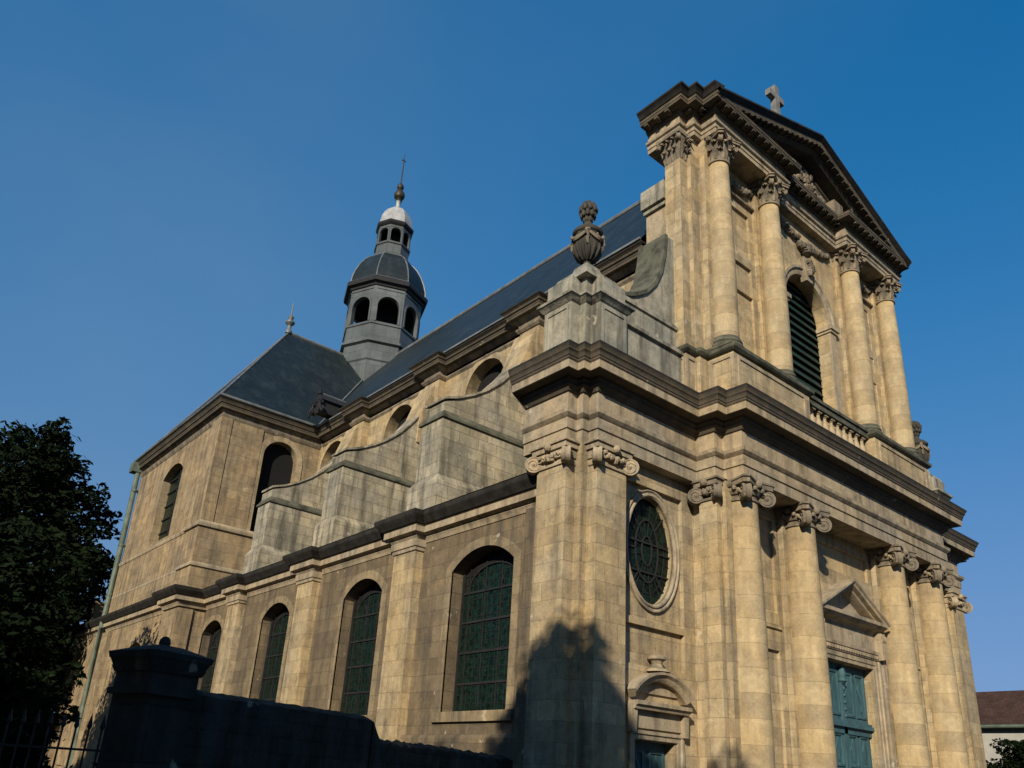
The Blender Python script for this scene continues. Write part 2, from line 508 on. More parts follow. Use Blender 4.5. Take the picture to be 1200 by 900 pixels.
def ionic_column_capital(cx, cy, zt, r):
    mb = MB()
    # echinus and abacus with hollowed sides
    mb.lathe([(r, -.62), (r + .05, -.6), (r + .05, -.54), (r, -.53), (r, -.44), (r + .06, -.42), (r + .13, -.32), (r + .13, -.26), (r + .02, -.22)], (cx, cy, zt), 28)
    a = r + .24; pts = []
    for k in range(4):
        t = math.pi / 4 + k * math.pi / 2
        c0 = Vector((math.cos(t), math.sin(t))) * a * 1.28; tn = Vector((-math.sin(t), math.cos(t))) * .09
        pts += [c0 - tn, c0 + tn]
        t2 = t + math.pi / 4
        pts.append(Vector((math.cos(t2), math.sin(t2))) * (r + .07))
    pl = [(cx + p.x, cy + p.y) for p in pts]
    mb.prism(pl, zt - .2, zt - .06)
    mb.prism([(cx + 1.06 * (x - cx), cy + 1.06 * (y - cy)) for x, y in pl], zt - .06, zt - .004)
    for k in range(4):
        t = math.pi / 4 + k * math.pi / 2; d = (math.cos(t), math.sin(t))
        volute(mb, (cx + d[0] * (r + .25), cy + d[1] * (r + .25), zt - .44), d, .235, .24)
        mb.obox((cx + d[0] * (r + .1), cy + d[1] * (r + .1), zt - .25), Vector((d[0], d[1], 0)) * .22, Vector((-d[1], d[0], 0)) * .08, (0, 0, .06))
        t2 = t + math.pi / 4; e = (math.cos(t2), math.sin(t2))
        mb.ball((cx + e[0] * (r + .14), cy + e[1] * (r + .14), zt - .13), .11, 8)
        for sg in (-1, 1):
            q = Vector((e[0], e[1])) * (r + .13) + sg * Vector((-e[1], e[0])) * .17
            mb.ball((cx + q.x, cy + q.y, zt - .27), .075, 6)
            q = Vector((e[0], e[1])) * (r + .06) + sg * Vector((-e[1], e[0])) * .3
            mb.ball((cx + q.x, cy + q.y, zt - .36), .06, 6)
    return mb

def ionic_pilaster_capital(mb, p0, p1, out, zt):
    """p0-p1: face line of the pilaster in plan, out: direction it faces"""
    p0, p1, o = Vector(p0), Vector(p1), Vector(out); d = (p1 - p0).normalized()
    mid = (p0 + p1) / 2; w = (p1 - p0).length
    mb.obox((mid.x + o.x * -.1, mid.y + o.y * -.1, zt - .13), Vector((d.x, d.y, 0)) * (w / 2 + .1), Vector((o.x, o.y, 0)) * .22, (0, 0, .07))
    mb.obox((mid.x + o.x * -.1, mid.y + o.y * -.1, zt - .03), Vector((d.x, d.y, 0)) * (w / 2 + .16), Vector((o.x, o.y, 0)) * .27, (0, 0, .027))
    mb.obox((mid.x + o.x * -.12, mid.y + o.y * -.12, zt - .33), Vector((d.x, d.y, 0)) * (w / 2 + .04), Vector((o.x, o.y, 0)) * .19, (0, 0, .10))
    mb.obox((mid.x + o.x * -.12, mid.y + o.y * -.12, zt - .58), Vector((d.x, d.y, 0)) * (w / 2 + .035), Vector((o.x, o.y, 0)) * .165, (0, 0, .035))
    for p, sg in ((p0, -1), (p1, 1)):
        dg = (o + d * sg).normalized()
        c = p + dg * .1
        volute(mb, (c.x, c.y, zt - .44), dg, .225, .22)
    garland(mb, (p0.x + o.x * .08 + d.x * .2, p0.y + o.y * .08 + d.y * .2, zt - .3), (p1.x + o.x * .08 - d.x * .2, p1.y + o.y * .08 - d.y * .2, zt - .3), .1, .085, 7, .3)
    mb.ball((mid.x + o.x * .16, mid.y + o.y * .16, zt - .12), .11, 8)

def acanthus(mb, base, out, h, w, curl):
    """one leaf: a strip that climbs the bell and rolls over outwards"""
    b = Vector(base); o = Vector((out[0], out[1], 0)).normalized(); s = Vector((-o.y, o.x, 0)); up = Vector((0, 0, 1))
    prof = [(0.0, 0.0, .75), (.02, .3, .95), (.05, .6, 1.0), (.12, .85, .95), (.22, 1.0, .75), (.30, .98, .55), (.33, .86, .3)]
    vs = []
    for q, (po, pz, pw) in enumerate(prof):
        p = b + o * po * curl + up * pz * h
        zig = 1.0 + (.18 if q % 2 else -.1)
        vs += [p - s * w * pw * zig - o * .03, p + o * .035, p + s * w * pw * zig - o * .03]
    fs = []
    for q in range(len(prof) - 1):
        for k in range(2):
            fs.append((q * 3 + k, q * 3 + k + 1, q * 3 + k + 4, q * 3 + k + 3))
    # thickness: back sheet
    n = len(vs); back = [v - o * .05 for v in vs]
    mb.add(vs + back, fs + [tuple(i + n for i in reversed(f)) for f in fs])

def corinthian(cx, cy, zt, r, h, half=None):
    mb = MB()
    mb.lathe([(r, -h), (r + .05, -h + .02), (r + .05, -h + .09), (r - .02, -h + .1), (r - .02, -h * .45), (r + .05, -h * .25), (r + .16, -.13)], (cx, cy, zt), 24)
    angs = [k * math.pi / 4 for k in range(8)]
    for a in angs:
        o = (math.cos(a), math.sin(a))
        acanthus(mb, (cx + o[0] * (r - .01), cy + o[1] * (r - .01), zt - h + .1), o, h * .36, .15, .55)
        a2 = a + math.pi / 8; o = (math.cos(a2), math.sin(a2))
        acanthus(mb, (cx + o[0] * (r + .0), cy + o[1] * (r + .0), zt - h + .14), o, h * .62, .15, .7)
    a = r + .2; pts = []
    for k in range(4):
        t = math.pi / 4 + k * math.pi / 2; d = Vector((math.cos(t), math.sin(t)))
        volute(mb, (cx + d.x * (r + .22), cy + d.y * (r + .22), zt - .25), d, .13, .14)
        mb.tube([(cx + d.x * r, cy + d.y * r, zt - h * .55), (cx + d.x * (r + .12), cy + d.y * (r + .12), zt - h * .34), (cx + d.x * (r + .24), cy + d.y * (r + .24), zt - .16)], [.04, .05, .05], 6)
        tn = Vector((-d.y, d.x)) * .09; c0 = d * a * 1.36
        pts += [c0 - tn, c0 + tn]
        t2 = t + math.pi / 4; e = Vector((math.cos(t2), math.sin(t2)))
        pts.append(e * (r + .1))
        mb.ball((cx + e.x * (r + .14), cy + e.y * (r + .14), zt - .08), .11, 7)
    mb.prism([(cx + p.x, cy + p.y) for p in pts], zt - .13, zt - .05)
    mb.prism([(cx + p.x * 1.06, cy + p.y * 1.06) for p in pts], zt - .05, zt - .004)
    return mb

def shaft_profile(r0, r1, z0, z1, n=12):
    pr = []
    for i in range(n + 1):
        t = i / n
        pr.append((r0 + (r1 - r0) * max(0, (t - .3) / .7) ** 1.5, z0 + (z1 - z0) * t))
    return pr

# ------------------------------------------------------------------ the church
church = empty('church', (XC, 30, G))
tag(church, 'tall pale limestone baroque church with two-storey columned front, slate roof and octagonal bell turret', 'church')
def part(mb, name, mat, parent=None, label=None, smooth=True):
    o = mb.build(name, mat, None, smooth, label)
    p = church if parent is None else parent
    o.parent = p
    o.matrix_parent_inverse = Matrix.Translation(-Vector(church.location)) if parent is None else Matrix.Identity(4)
    return o

ZA = 8.15                # underside of the lower architrave
ZC = 10.5                # top of the lower cornice
left_pier = [(12.88, 15.2), (12.88, 13.54), (13.21, 13.54), (13.21, 13.32), (13.43, 13.32), (13.43, 13.0)]
LOW = left_pier + [(17.42, 13.0), (17.42, 12.36), (17.80, 12.36), (17.80, 11.72)]
LOW = LOW + mx(LOW)

# --- lower walls: wings with an oval window and a small door each
def panel_wall(mb, poly, panels, mp, depth=.1):
    mb.wall(poly, panels, mp, depth)
for sgn in (1, -1):
    fx = (lambda x: x) if sgn == 1 else (lambda x: 2 * XC - x)
    def Y(y, fx=fx): return lambda u, v, h: (fx(u), y - h, v)
    bc = 15.95
    pan1 = rect(14.75, 17.15, 4.05, 7.62)
    pan2 = [(14.75, 2.9), (17.15, 2.9), (17.15, 3.88), (14.75, 3.88)]
    door = rect(bc - .78, bc + .78, G, 1.15)
    # door opening is cut in the lower piece below the panels
    mb = MB()
    mb.wall([(14.3, G), (bc - .78, G), (bc - .78, 1.15), (bc + .78, 1.15), (bc + .78, G), (17.75, G), (17.75, ZA + .5), (14.3, ZA + .5)], [pan1, pan2], Y(13.32), .12)
    mb.extr([(bc - .78, G), (bc - .78, 1.15), (bc - .74, 1.15), (bc - .74, G)], Y(13.32), -.01, -.5)
    mb.extr([(bc + .74, G), (bc + .74, 1.15), (bc + .78, 1.15), (bc + .78, G)], Y(13.32), -.01, -.5)
    mb.extr(rect(bc - .78, bc + .78, 1.15, 1.19), Y(13.32), -.01, -.5)
    mb.wall(pan1, [oval(bc, 5.95, .93, 1.45)], Y(13.44), .2)
    mb.flat(pan2, 0, Y(13.44))
    part(mb, 'facade_wall', 'ashlar', label='flat wing wall with a tall oval window' if sgn == 1 else None)
    # oval window
    g = MB(); g.flat(oval(bc, 5.95, .95, 1.47), 0, Y(13.6))
    ow = part(g, 'oval_window', 'glass', label='oval dark green leaded window' if sgn == 1 else None)
    fr = MB()
    prof = [(.0, -.05), (.0, .03), (.04, .08), (.08, .08), (.10, .04), (.14, .04), (.17, .08), (.2, .08), (.2, -.1)]
    fr.sweep(oval(bc, 5.95, .93, 1.45), prof, Y(13.44), closed=True)
    part(fr, 'window_frame', 'trim', ow)
    br = MB()
    for zz in (5.35, 6.15): br.extr(rect(bc - .86, bc + .86, zz - .02, zz + .02), Y(13.6), .03, .06)
    for q in (oval(bc, 5.95, .45, .85), oval(bc, 5.95, .2, .4)):
        br.sweep(q, [(-.02, .02), (.02, .02), (.02, .05), (-.02, .05)], Y(13.6), closed=True, closeprof=True)
    for a in (45, 135, 225, 315, 0, 180):
        a = math.radians(a)
        p0 = Vector((bc + .45 * math.cos(a), 5.95 + .85 * math.sin(a))); p1 = Vector((bc + .93 * math.cos(a), 5.95 + 1.45 * math.sin(a)))
        br.sweep([p0, p1], [(-.018, .02), (.018, .02), (.018, .05), (-.018, .05)], Y(13.6), closeprof=True)
    for k in range(16):
        a = 2 * math.pi * k / 16 + .2
        p0 = Vector((bc + .2 * math.cos(a), 5.95 + .4 * math.sin(a))); p1 = Vector((bc + .93 * math.cos(a), 5.95 + 1.45 * math.sin(a)))
        br.sweep([p0, p1], [(-.007, .015), (.007, .015), (.007, .03), (-.007, .03)], Y(13.6), closeprof=True)
    br.sweep(oval(bc, 5.95, .7, 1.15), [(-.007, .015), (.007, .015), (.007, .03), (-.007, .03)], Y(13.6), closed=True, closeprof=True)
    part(br, 'window_bar', 'iron', ow)
    # small door with a segmental hood
    d = MB(); d.extr(rect(bc - .74, bc + .74, G, 1.15), Y(13.7), 0, .06)
    for s2 in (-1, 1):
        for (z0, z1) in ((G + .3, -.3), (-.1, .95)):
            q = rect(bc + s2 * .38 - .28, bc + s2 * .38 + .28, z0, z1)
            d.sweep(q, [(0, .06), (0, .10), (-.06, .10), (-.06, .06)], Y(13.7), closed=True)
            d.sweep([(bc + s2 * .38, z0 + .1), (bc + s2 * .38 + .2, (z0 + z1) / 2), (bc + s2 * .38, z1 - .1), (bc + s2 * .38 - .2, (z0 + z1) / 2)], [(0, .06), (0, .09), (-.05, .09), (-.05, .06)], Y(13.7), closed=True)
    sd = part(d, 'side_door', 'teal')
    h = MB()
    h.sweep([(bc + .8, G), (bc + .8, 1.17), (bc - .8, 1.17), (bc - .8, G)], [(0, -.1), (0, .05), (.1, .05), (.12, .09), (.2, .09), (.2, -.02)], Y(13.32))
    h.extr(rect(bc - .95, bc + .95, 1.42, 1.85), Y(13.32), -.02, .08)
    for s2 in (-1, 1):   # consoles
        h.extr([(bc + s2 * .9, 1.3), (bc + s2 * 1.04, 1.3), (bc + s2 * 1.06, 1.95), (bc + s2 * .86, 1.95)], Y(13.32), 0, .2)
    h.sweep([(bc - 1.02, 1.9), (bc + 1.02, 1.9)], [(-.12, 0), (-.12, .34), (-.03, .34), (0, .28), (.07, .25), (.07, 0)], Y(13.32), closeprof=True)
    rad = 1.45; pts = []
    a0 = math.asin(1.08 / rad)
    for i in range(15):
        a = -a0 + 2 * a0 * i / 14
        pts.append((bc + rad * math.sin(a), 2.02 + .68 - rad + rad * math.cos(a)))
    h.sweep(pts, [(-.06, 0), (-.06, .36), (.0, .36), (.06, .28), (.12, .26), (.17, .2), (.17, 0)], Y(13.32), closeprof=True)
    h.extr([(bc + rad * .9 * math.sin(a), 2.02 + .62 - rad * .9 + rad * .9 * math.cos(a)) for a in [-.8 + 1.6 * i / 12 for i in range(13)]], Y(13.32), 0, .06)
    part(h, 'door_hood', 'trim', sd)
    k = MB()
    cxk = fx(bc)
    k.lathe([(.02, 0), (.34, .0), (.3, .06), (.16, .12), (.13, .2), (.16, .27), (.24, .31), (.24, .36), (.2, .4), (.02, .42)], (cxk, 13.26, 2.78), 18)
    part(k, 'pedestal_knob', 'trim', sd)

# --- central lower wall
mb = MB()
door_o = arch(XC, 1.55, G, 4.0, 0.02, 2)
door_poly = [(XC + 1.55, G), (XC + 1.55, 4.05), (XC - 1.55, 4.05), (XC - 1.55, G)]
panels = []
for x0, x1 in ((19.15, 20.5), (27.7, 29.05)):
    panels += [rect(x0, x1, 4.95, 7.72), rect(x0, x1, G + 1.2, 3.9)]
outer = [(17.6, G), (XC - 1.55, G), (XC - 1.55, 4.05), (XC + 1.55, 4.05), (XC + 1.55, G), (2 * XC - 17.6, G), (2 * XC - 17.6, ZA + .5), (17.6, ZA + .5)]
mb.wall(outer, panels + [rect(XC - 2.0, XC + 2.0, 6.95, 7.72)], yplane(12.62), .09)
for q in panels + [rect(XC - 2.0, XC + 2.0, 6.95, 7.72)]: mb.flat(q, 0, yplane(12.71))
for x in (XC - 1.55, XC + 1.55): mb.box(x - .03 if x < XC else x, x if x < XC else x + .03, 12.625, 13.0, G, 4.05)
mb.box(XC - 1.55, XC + 1.55, 12.625, 13.0, 4.05, 4.1)
for x in (18.34, 21.29, 26.9, 29.8): mb.box(x - .56, x + .56, 12.42, 12.6, G, ZA - .004)
for x0, x1 in ((19.05, 20.6), (27.6, 29.15)):
    mb.box(x0, x1, 12.56, 12.617, 4.5, 4.62)
part(mb, 'facade_wall', 'ashlar')
# side faces of the projecting centre
for sgn in (1, -1):
    f = (lambda x: x) if sgn == 1 else (lambda x: 2 * XC - x)
    mb = MB()
    xs = sorted((f(17.42), f(18.0))); mb.box(xs[0], xs[1], 12.36, 12.93, G, ZA - .58)
    xs = sorted((f(17.62), f(18.1))); mb.box(xs[0], xs[1], 12.2, 13.4, G, ZA - .006)
    rp = part(mb, 'respond_pilaster', 'ashlar')
    mb = MB()
    if sgn == 1: ionic_pilaster_capital(mb, (17.42, 12.93), (17.42, 12.36), (-1, 0), ZA)
    else: ionic_pilaster_capital(mb, (2 * XC - 17.42, 12.36), (2 * XC - 17.42, 12.93), (1, 0), ZA)
    part(mb, 'respond_capital', 'carved', rp)

# --- great door under its own pediment
dw = XC
mb = MB()
for s_ in (-1, 1):
    xs = sorted((dw + s_ * .02, dw + s_ * 1.545)); mb.box(xs[0], xs[1], 12.86, 12.95, G, 4.05)
    for z0, z1 in ((2.5, 3.85), (1.05, 2.0), (-.6, .85), (G + .15, -.75)):
        for u0, u1 in ((.14, .72), (.84, 1.42)):
            q = rect(dw + min(s_ * u0, s_ * u1), dw + max(s_ * u0, s_ * u1), z0, z1)
            mb.sweep(q, [(0, 0), (0, .035), (-.05, .05), (-.09, .03), (-.09, 0)], yplane(12.86), closed=True)
            uc, vc = (q[0][0] + q[1][0]) / 2, (z0 + z1) / 2; hu, hv = .17, (z1 - z0) * .34
            mb.extr([(uc - hu, vc), (uc, vc - hv), (uc + hu, vc), (uc, vc + hv)], yplane(12.86), 0, .035)
    mb.tube([(dw + s_ * 1.0 - .22, 12.82, 3.7), (dw + s_ * 1.0, 12.8, 3.2), (dw + s_ * 1.0 + .2, 12.82, 2.6)], .025, 5)
gd = part(mb, 'great_door', 'teal', label='tall panelled teal double door')
mb = MB(); mb.box(dw - 1.54, dw + 1.54, 12.68, 12.86, 2.17, 2.27); mb.box(dw - 1.54, dw + 1.54, 12.74, 12.86, 2.27, 2.36); mb.box(dw - 1.54, dw + 1.54, 12.78, 12.86, 1.98, 2.17)
part(mb, 'transom_rail', 'teal', gd)
mb = MB(); mb.box(dw - .09, dw + .09, 12.78, 12.86, G, 2.17); mb.box(dw - .11, dw + .11, 12.76, 12.86, 2.36, 3.5); mb.lathe([(.02, 3.98), (.1, 3.9), (.15, 3.75), (.12, 3.62), (.16, 3.52), (.05, 3.42)], (dw, 12.79, 0), 12)
for k in range(5): mb.ball((dw, 12.75, 3.3 - .2 * k), .05, 6)
part(mb, 'door_stile', 'teal', gd)
mb = MB()
mb.sweep([(dw + 1.55, G), (dw + 1.55, 4.05), (dw - 1.55, 4.05), (dw - 1.55, G)], [(.006, -.01), (.006, .1), (.12, .1), (.13, .13), (.27, .13), (.29, .17), (.42, .17), (.46, .22), (.55, .24), (.55, -.02)], yplane(12.62))
mb.extr(rect(dw - 1.75, dw + 1.75, 4.6, 5.2), yplane(12.62), -.02, .12)
for s_ in (-1, 1):
    mb.extr([(dw + s_ * 1.78, 4.35), (dw + s_ * 2.02, 4.4), (dw + s_ * 2.04, 5.2), (dw + s_ * 1.76, 5.2)], yplane(12.62), 0, .36)
    volute(mb, (dw + s_ * 1.9, 12.36, 5.02), (0, 1), .16, .26); volute(mb, (dw + s_ * 1.9, 12.42, 4.5), (0, 1), .1, .26)
for k in range(26): mb.obox((dw - 1.9 + 3.8 * k / 25, 12.62 - .15, 4.43), (.05, 0, 0), (0, .06, 0), (0, 0, .05))
part(mb, 'door_surround', 'trim', gd)
mb = MB()
mb.sweep([(dw - 2.0, 5.36), (dw + 2.0, 5.36)], [(-.14, -.02), (-.14, .5), (-.03, .5), (.0, .44), (.05, .4), (.1, .2), (.16, .16), (.16, -.02)], yplane(12.62), closeprof=True)
mb.sweep([(dw - 2.08, 5.5), (dw, 6.62), (dw + 2.08, 5.5)], [(0, -.02), (0, .58), (.06, .58), (.09, .52), (.17, .5), (.19, .36), (.24, .34), (.28, .22), (.28, -.02)], yplane(12.62), closeprof=True)
mb.flat([(dw - 1.8, 5.5), (dw + 1.8, 5.5), (dw, 6.4)], .05, yplane(12.62))
part(mb, 'door_pediment', 'trim', gd)

# --- corner piers
for sgn in (1, -1):
    P = left_pier if sgn == 1 else [(2 * XC - x, y) for x, y in left_pier]
    f = (lambda x: x) if sgn == 1 else (lambda x: 2 * XC - x)
    poly = [(f(12.88), 14.6), (f(12.88), 13.54), (f(13.21), 13.54), (f(13.21), 13.32), (f(13.43), 13.32), (f(13.43), 13.0), (f(14.5), 13.0), (f(14.5), 13.6), (f(13.6), 14.6)]
    mb = MB(); mb.prism(poly, G, ZA - .004)
    # plinth
    pl2 = [(f(12.7), 14.75), (f(12.7), 13.36), (f(13.03), 13.36), (f(13.03), 13.14), (f(13.25), 13.14), (f(13.25), 12.82), (f(14.68), 12.82), (f(14.68), 13.3), (f(13.6), 14.75)]
    mb.prism(pl2, G, G + 1.1)
    pr = part(mb, 'corner_pier', 'ashlar')
    c = MB()
    ionic_pilaster_capital(c, (f(13.43), 13.0), (f(14.5), 13.0), (0, -1), ZA) if sgn == 1 else ionic_pilaster_capital(c, (f(14.5), 13.0), (f(13.43), 13.0), (0, -1), ZA)
    ionic_pilaster_capital(c, (f(12.88), 14.6), (f(12.88), 13.54), (-sgn, 0), ZA) if sgn == 1 else ionic_pilaster_capital(c, (f(12.88), 13.54), (f(12.88), 14.6), (1, 0), ZA)
    part(c, 'pier_capital', 'trim', pr)

# --- lower columns
COLX = (18.34, 21.29, 26.9, 29.8)
mb = MB(); mb.lathe(shaft_profile(.50, .435, G + .9, ZA - .6, 14), (COLX[0], 12.2, 0), 40)
col = part(mb, 'column', 'drum')
part(ionic_column_capital(COLX[0], 12.2, ZA, .435), 'column_capital', 'carved', col)
b = MB(); b.lathe([(.5, .9), (.53, .88), (.53, .82), (.56, .8), (.6, .74), (.6, .68), (.56, .62), (.55, .58), (.62, .54), (.66, .46), (.66, .4), (.62, .34)], (COLX[0], 12.2, G), 36)
b.box(COLX[0] - .68, COLX[0] + .68, 11.52, 12.88, G, G + .34)
part(b, 'column_base', 'trim', col)
for x in COLX[1:]: dup(col, x - COLX[0])

# --- lower entablature
plan = LOW + [(35.3, 15.2)]
plan_poly = LOW
mb = MB()
mb.sweep(LOW, [(0, ZA), (0, ZA + .33), (.04, ZA + .34), (.04, ZA + .62), (.07, ZA + .64), (.14, ZA + .72), (.15, ZA + .82), (.0, ZA + .86), (.0, ZA + 1.36)])
mb.flat(plan_poly, ZA, lambda u, v, h: (u, v, h))
ent = part(mb, 'entablature', 'trim')
mb = MB()
mb.sweep(LOW, [(0, ZA + 1.36), (.05, ZA + 1.38), (.09, ZA + 1.46), (.16, ZA + 1.5), (.16, ZA + 1.56), (.22, ZA + 1.62), (.23, ZA + 1.68), (.53, ZA + 1.70)])
part(mb, 'bed_moulding', 'soot_shade', ent)  # soffit shade is put into the dark stone colour
mb = MB()
mb.sweep(LOW, [(.50, ZA + 1.695), (.535, ZA + 1.695), (.535, ZA + 1.9), (.555, ZA + 1.915)])
part(mb, 'corona', 'trim', ent)
mb = MB()
mb.sweep(LOW, [(.555, ZA + 1.915), (.57, ZA + 1.93), (.57, ZA + 1.99), (.59, ZA + 2.0), (.60, ZA + 2.07), (.635, ZA + 2.13), (.65, ZA + 2.14), (.66, ZA + 2.2), (.70, ZA + 2.26)])
part(mb, 'cymatium_moulding', 'soot_shade', ent)
mb = MB()
mb.sweep(LOW, [(.70, ZA + 2.26), (.705, ZA + 2.31), (.68, ZA + 2.34), (.1, ZA + 2.42), (-.3, ZA + 2.46)])
mb.flat([(x, y) for x, y in LOW], ZA + 2.40, lambda u, v, h: (u, v, h))
part(mb, 'lead_weathering', 'crust', ent)

PT_ = 12.33
# --- parapet of the wings, urn pedestals, urns, scrolls
for sgn in (1, -1):
    f = (lambda x: x) if sgn == 1 else (lambda x: 2 * XC - x)
    def Y(y, f=f): return lambda u, v, h: (f(u), y - h, v)
    P = [(12.88, 14.6), (12.88, 13.54), (13.21, 13.54), (13.21, 13.32), (13.43, 13.32), (13.43, 13.0), (14.5, 13.0), (14.5, 14.6)]
    if sgn == -1: P = mx(P)
    mb = MB()
    mb.prism(P, ZC, 12.35)
    # raised panels
    if True:
        q = rect(13.58, 14.36, 11.0, 12.08)
        mb.sweep(q, [(0, -.02), (0, .03), (.08, .03), (.08, -.02)], Y(13.0), closed=True)
        q = rect(13.7, 14.44, 11.0, 12.08)
        mb.sweep(q, [(0, -.02), (0, .03), (.08, .03), (.08, -.02)], (lambda u, v, h: (f(12.88 - h), u, v)), closed=True)
    mb.sweep(P, [(0, 12.25), (.05, 12.28), (.13, 12.4), (.17, 12.42), (.17, 12.5), (.0, 12.56)], closed=True)
    mb.prism([(f(12.92), 14.56), (f(12.92), 13.57), (f(13.24), 13.57), (f(13.24), 13.35), (f(13.46), 13.35), (f(13.46), 13.04), (f(14.46), 13.04), (f(14.46), 14.56)], 12.5, 13.1)
    cx, cy = f(13.7), 13.82
    for (r0, z0, r1, z1) in ((.66, 13.1, .58, 13.36), (.54, 13.36, .34, 13.6), (.30, 13.6, .25, 13.8)):
        mb.add([(cx + a * r0, cy + b * r0, z0) for a, b in ((-1, -1), (1, -1), (1, 1), (-1, 1))] + [(cx + a * r1, cy + b * r1, z1) for a, b in ((-1, -1), (1, -1), (1, 1), (-1, 1))],
               [(0, 1, 5, 4), (1, 2, 6, 5), (2, 3, 7, 6), (3, 0, 4, 7), (4, 5, 6, 7), (0, 3, 2, 1)])
    part(mb, 'urn_pedestal', 'greystone')
    _U = .86
    u = MB()
    u.lathe([(.02, 13.78), (.24, 13.78), (.24, 13.86), (.13, 13.92), (.12, 14.02), (.2, 14.08), (.34, 14.2), (.44, 14.4), (.47, 14.55), (.43, 14.62), (.43, 14.9), (.5, 14.95), (.52, 15.02), (.46, 15.07), (.40, 15.14), (.24, 15.22), (.15, 15.3), (.13, 15.46), (.02, 15.46)], (cx, cy, 0), 28); u.v = [(cx + (x_ - cx) * _U, cy + (y_ - cy) * _U, z_) for x_, y_, z_ in u.v]
    for k in range(14):   # gadroons of the bowl
        a = k * 2 * math.pi / 14
        u.tube([(cx + math.cos(a) * r_, cy + math.sin(a) * r_, z_) for r_, z_ in ((.17, 14.06), (.30, 14.18), (.39, 14.38), (.41, 14.54))], [.03, .05, .055, .03], 5)
    un = part(u, 'urn', 'urnstone')
    u = MB()
    for k in range(4):
        a = k * math.pi / 2 + math.pi / 4; a2 = a + math.pi / 2
        garland(u, (cx + math.cos(a) * .43, cy + math.sin(a) * .43, 14.86), (cx + math.cos(a2) * .43, cy + math.sin(a2) * .43, 14.86), .0, .075, 3, .2)
        pts = [(cx + 0.42 * math.cos(a + t), cy + 0.42 * math.sin(a + t), 14.86 - .2 * math.sin(math.pi * t / (math.pi / 2))) for t in [i * math.pi / 16 for i in range(9)]]
        u.tube(pts, [.03, .045, .06, .07, .08, .07, .06, .045, .03], 6)
        u.tube([(cx + .43 * math.cos(a), cy + .43 * math.sin(a), 14.86), (cx + .46 * math.cos(a), cy + .46 * math.sin(a), 14.6), (cx + .43 * math.cos(a), cy + .43 * math.sin(a), 14.4)], [.07, .06, .03], 6)
    part(u, 'urn_swag', 'carved', un)
    u = MB()
    for j, (rr, zz, nn) in enumerate(((.13, 15.52, 7), (.24, 15.68, 9), (.29, 15.86, 9), (.2, 16.0, 7), (.05, 16.08, 2))):
        for k in range(nn):
            a = 2 * math.pi * (k + .5 * (j % 2)) / nn
            u.ball((cx + rr * math.cos(a), cy + rr * math.sin(a), zz), .095, 6, 1.3)
    u.lathe([(.1, 15.48), (.17, 15.6), (.19, 15.8), (.12, 16.0), (.01, 16.1)], (cx, cy, 0), 12)
    u.v = [(cx + (x_ - cx) * .78, cy + (y_ - cy) * .78, z_) for x_, y_, z_ in u.v]
    part(u, 'urn_flame', 'urnstone', un)
    # parapet wall between pedestal and centre
    mb = MB(); xs = sorted((f(14.3), f(17.9))); mb.box(xs[0], xs[1], 13.12, 14.4, ZC, 12.2)
    mb.extr([(13.02, 12.05), (13.02, 12.16), (13.3, 12.36), (14.45, 12.5), (14.45, 12.05)], (lambda u_, v_, h: (f(h), u_, v_)), 14.45, 17.85)
    part(mb, 'parapet', 'greystone')
    # scroll: concave buttress against the upper storey
    crv = [(16.62, 16.35), (16.52, 15.6), (16.36, 14.9), (16.08, 14.3), (15.65, 13.8), (15.2, 13.5), (14.75, 13.3), (14.6, 13.26), (14.6, 13.2)]
    mb = MB()
    mb.extr(crv + [(17.9, 13.2), (17.9, 16.35)], Y(13.36), 0, -1.0)
    mb.extr([(14.66, 12.4), (17.9, 12.4), (17.9, 13.2), (14.66, 13.2)], Y(13.3), 0, -1.05)
    mb.extr([(14.56, 13.0), (17.6, 13.0), (17.6, 13.12), (14.56, 13.12)], Y(13.24), 0, -1.15)
    sc = part(mb, 'scroll_buttress', 'greystone')
    mb = MB()
    mb.sweep(crv, [(0.02, .06), (-.10, .06), (-.10, -1.05), (0.02, -1.05)], Y(13.36), closeprof=True)
    part(mb, 'scroll_coping', 'mossy', sc)
    mb = MB()
    xs = sorted((f(17.2), f(18.7))); mb.box(xs[0], xs[1], 13.76, 14.58, PT_ - .2, 18.05)
    kn = part(mb, 'gable_shoulder', 'trim')
    mb = MB()
    xs = sorted((f(17.0), f(17.6))); mb.box(xs[0], xs[1], 13.68, 14.66, 18.22, 18.95)
    xs = sorted((f(17.1), f(17.6))); mb.box(xs[0], xs[1], 13.72, 14.62, 18.05, 18.22)
    part(mb, 'kneeler_block', 'greystone', kn)

# --- upper storey pedestal course with balustrade
PT = 12.33
PED = [(17.45, 13.75), (17.45, 13.26), (17.88, 13.26), (17.88, 12.78), (17.87, 12.78), (17.87, 11.9), (21.95, 11.9), (21.95, 12.36)]
mb = MB()
capprof = [(0, PT - .2), (.06, PT - .18), (.13, PT - .1), (.14, PT), (.02, PT + .06), (-.3, PT + .1)]
L_ = [(17.35, 14.3), (17.35, 13.72), (17.02, 13.72), (17.02, 12.94), (17.46, 12.94), (17.46, 12.78), (17.87, 12.78), (17.87, 11.9), (21.95, 11.9), (21.95, 12.34)]
for q in (L_, mx(L_)):
    if q is L_: poly = q + [(21.95, 13.2), (18.5, 14.3)]
    else: poly = q + [(2 * XC - 18.5, 14.3), (2 * XC - 21.95, 13.2)]
    mb.prism(poly, ZC, PT - .02)
    mb.flat(poly, PT + .095, lambda u, v, h: (u, v, h))
mb.box(21.9, 26.3, 12.75, 13.3, ZC, PT + .0)
ped = part(mb, 'upper_pedestal', 'ashlar')
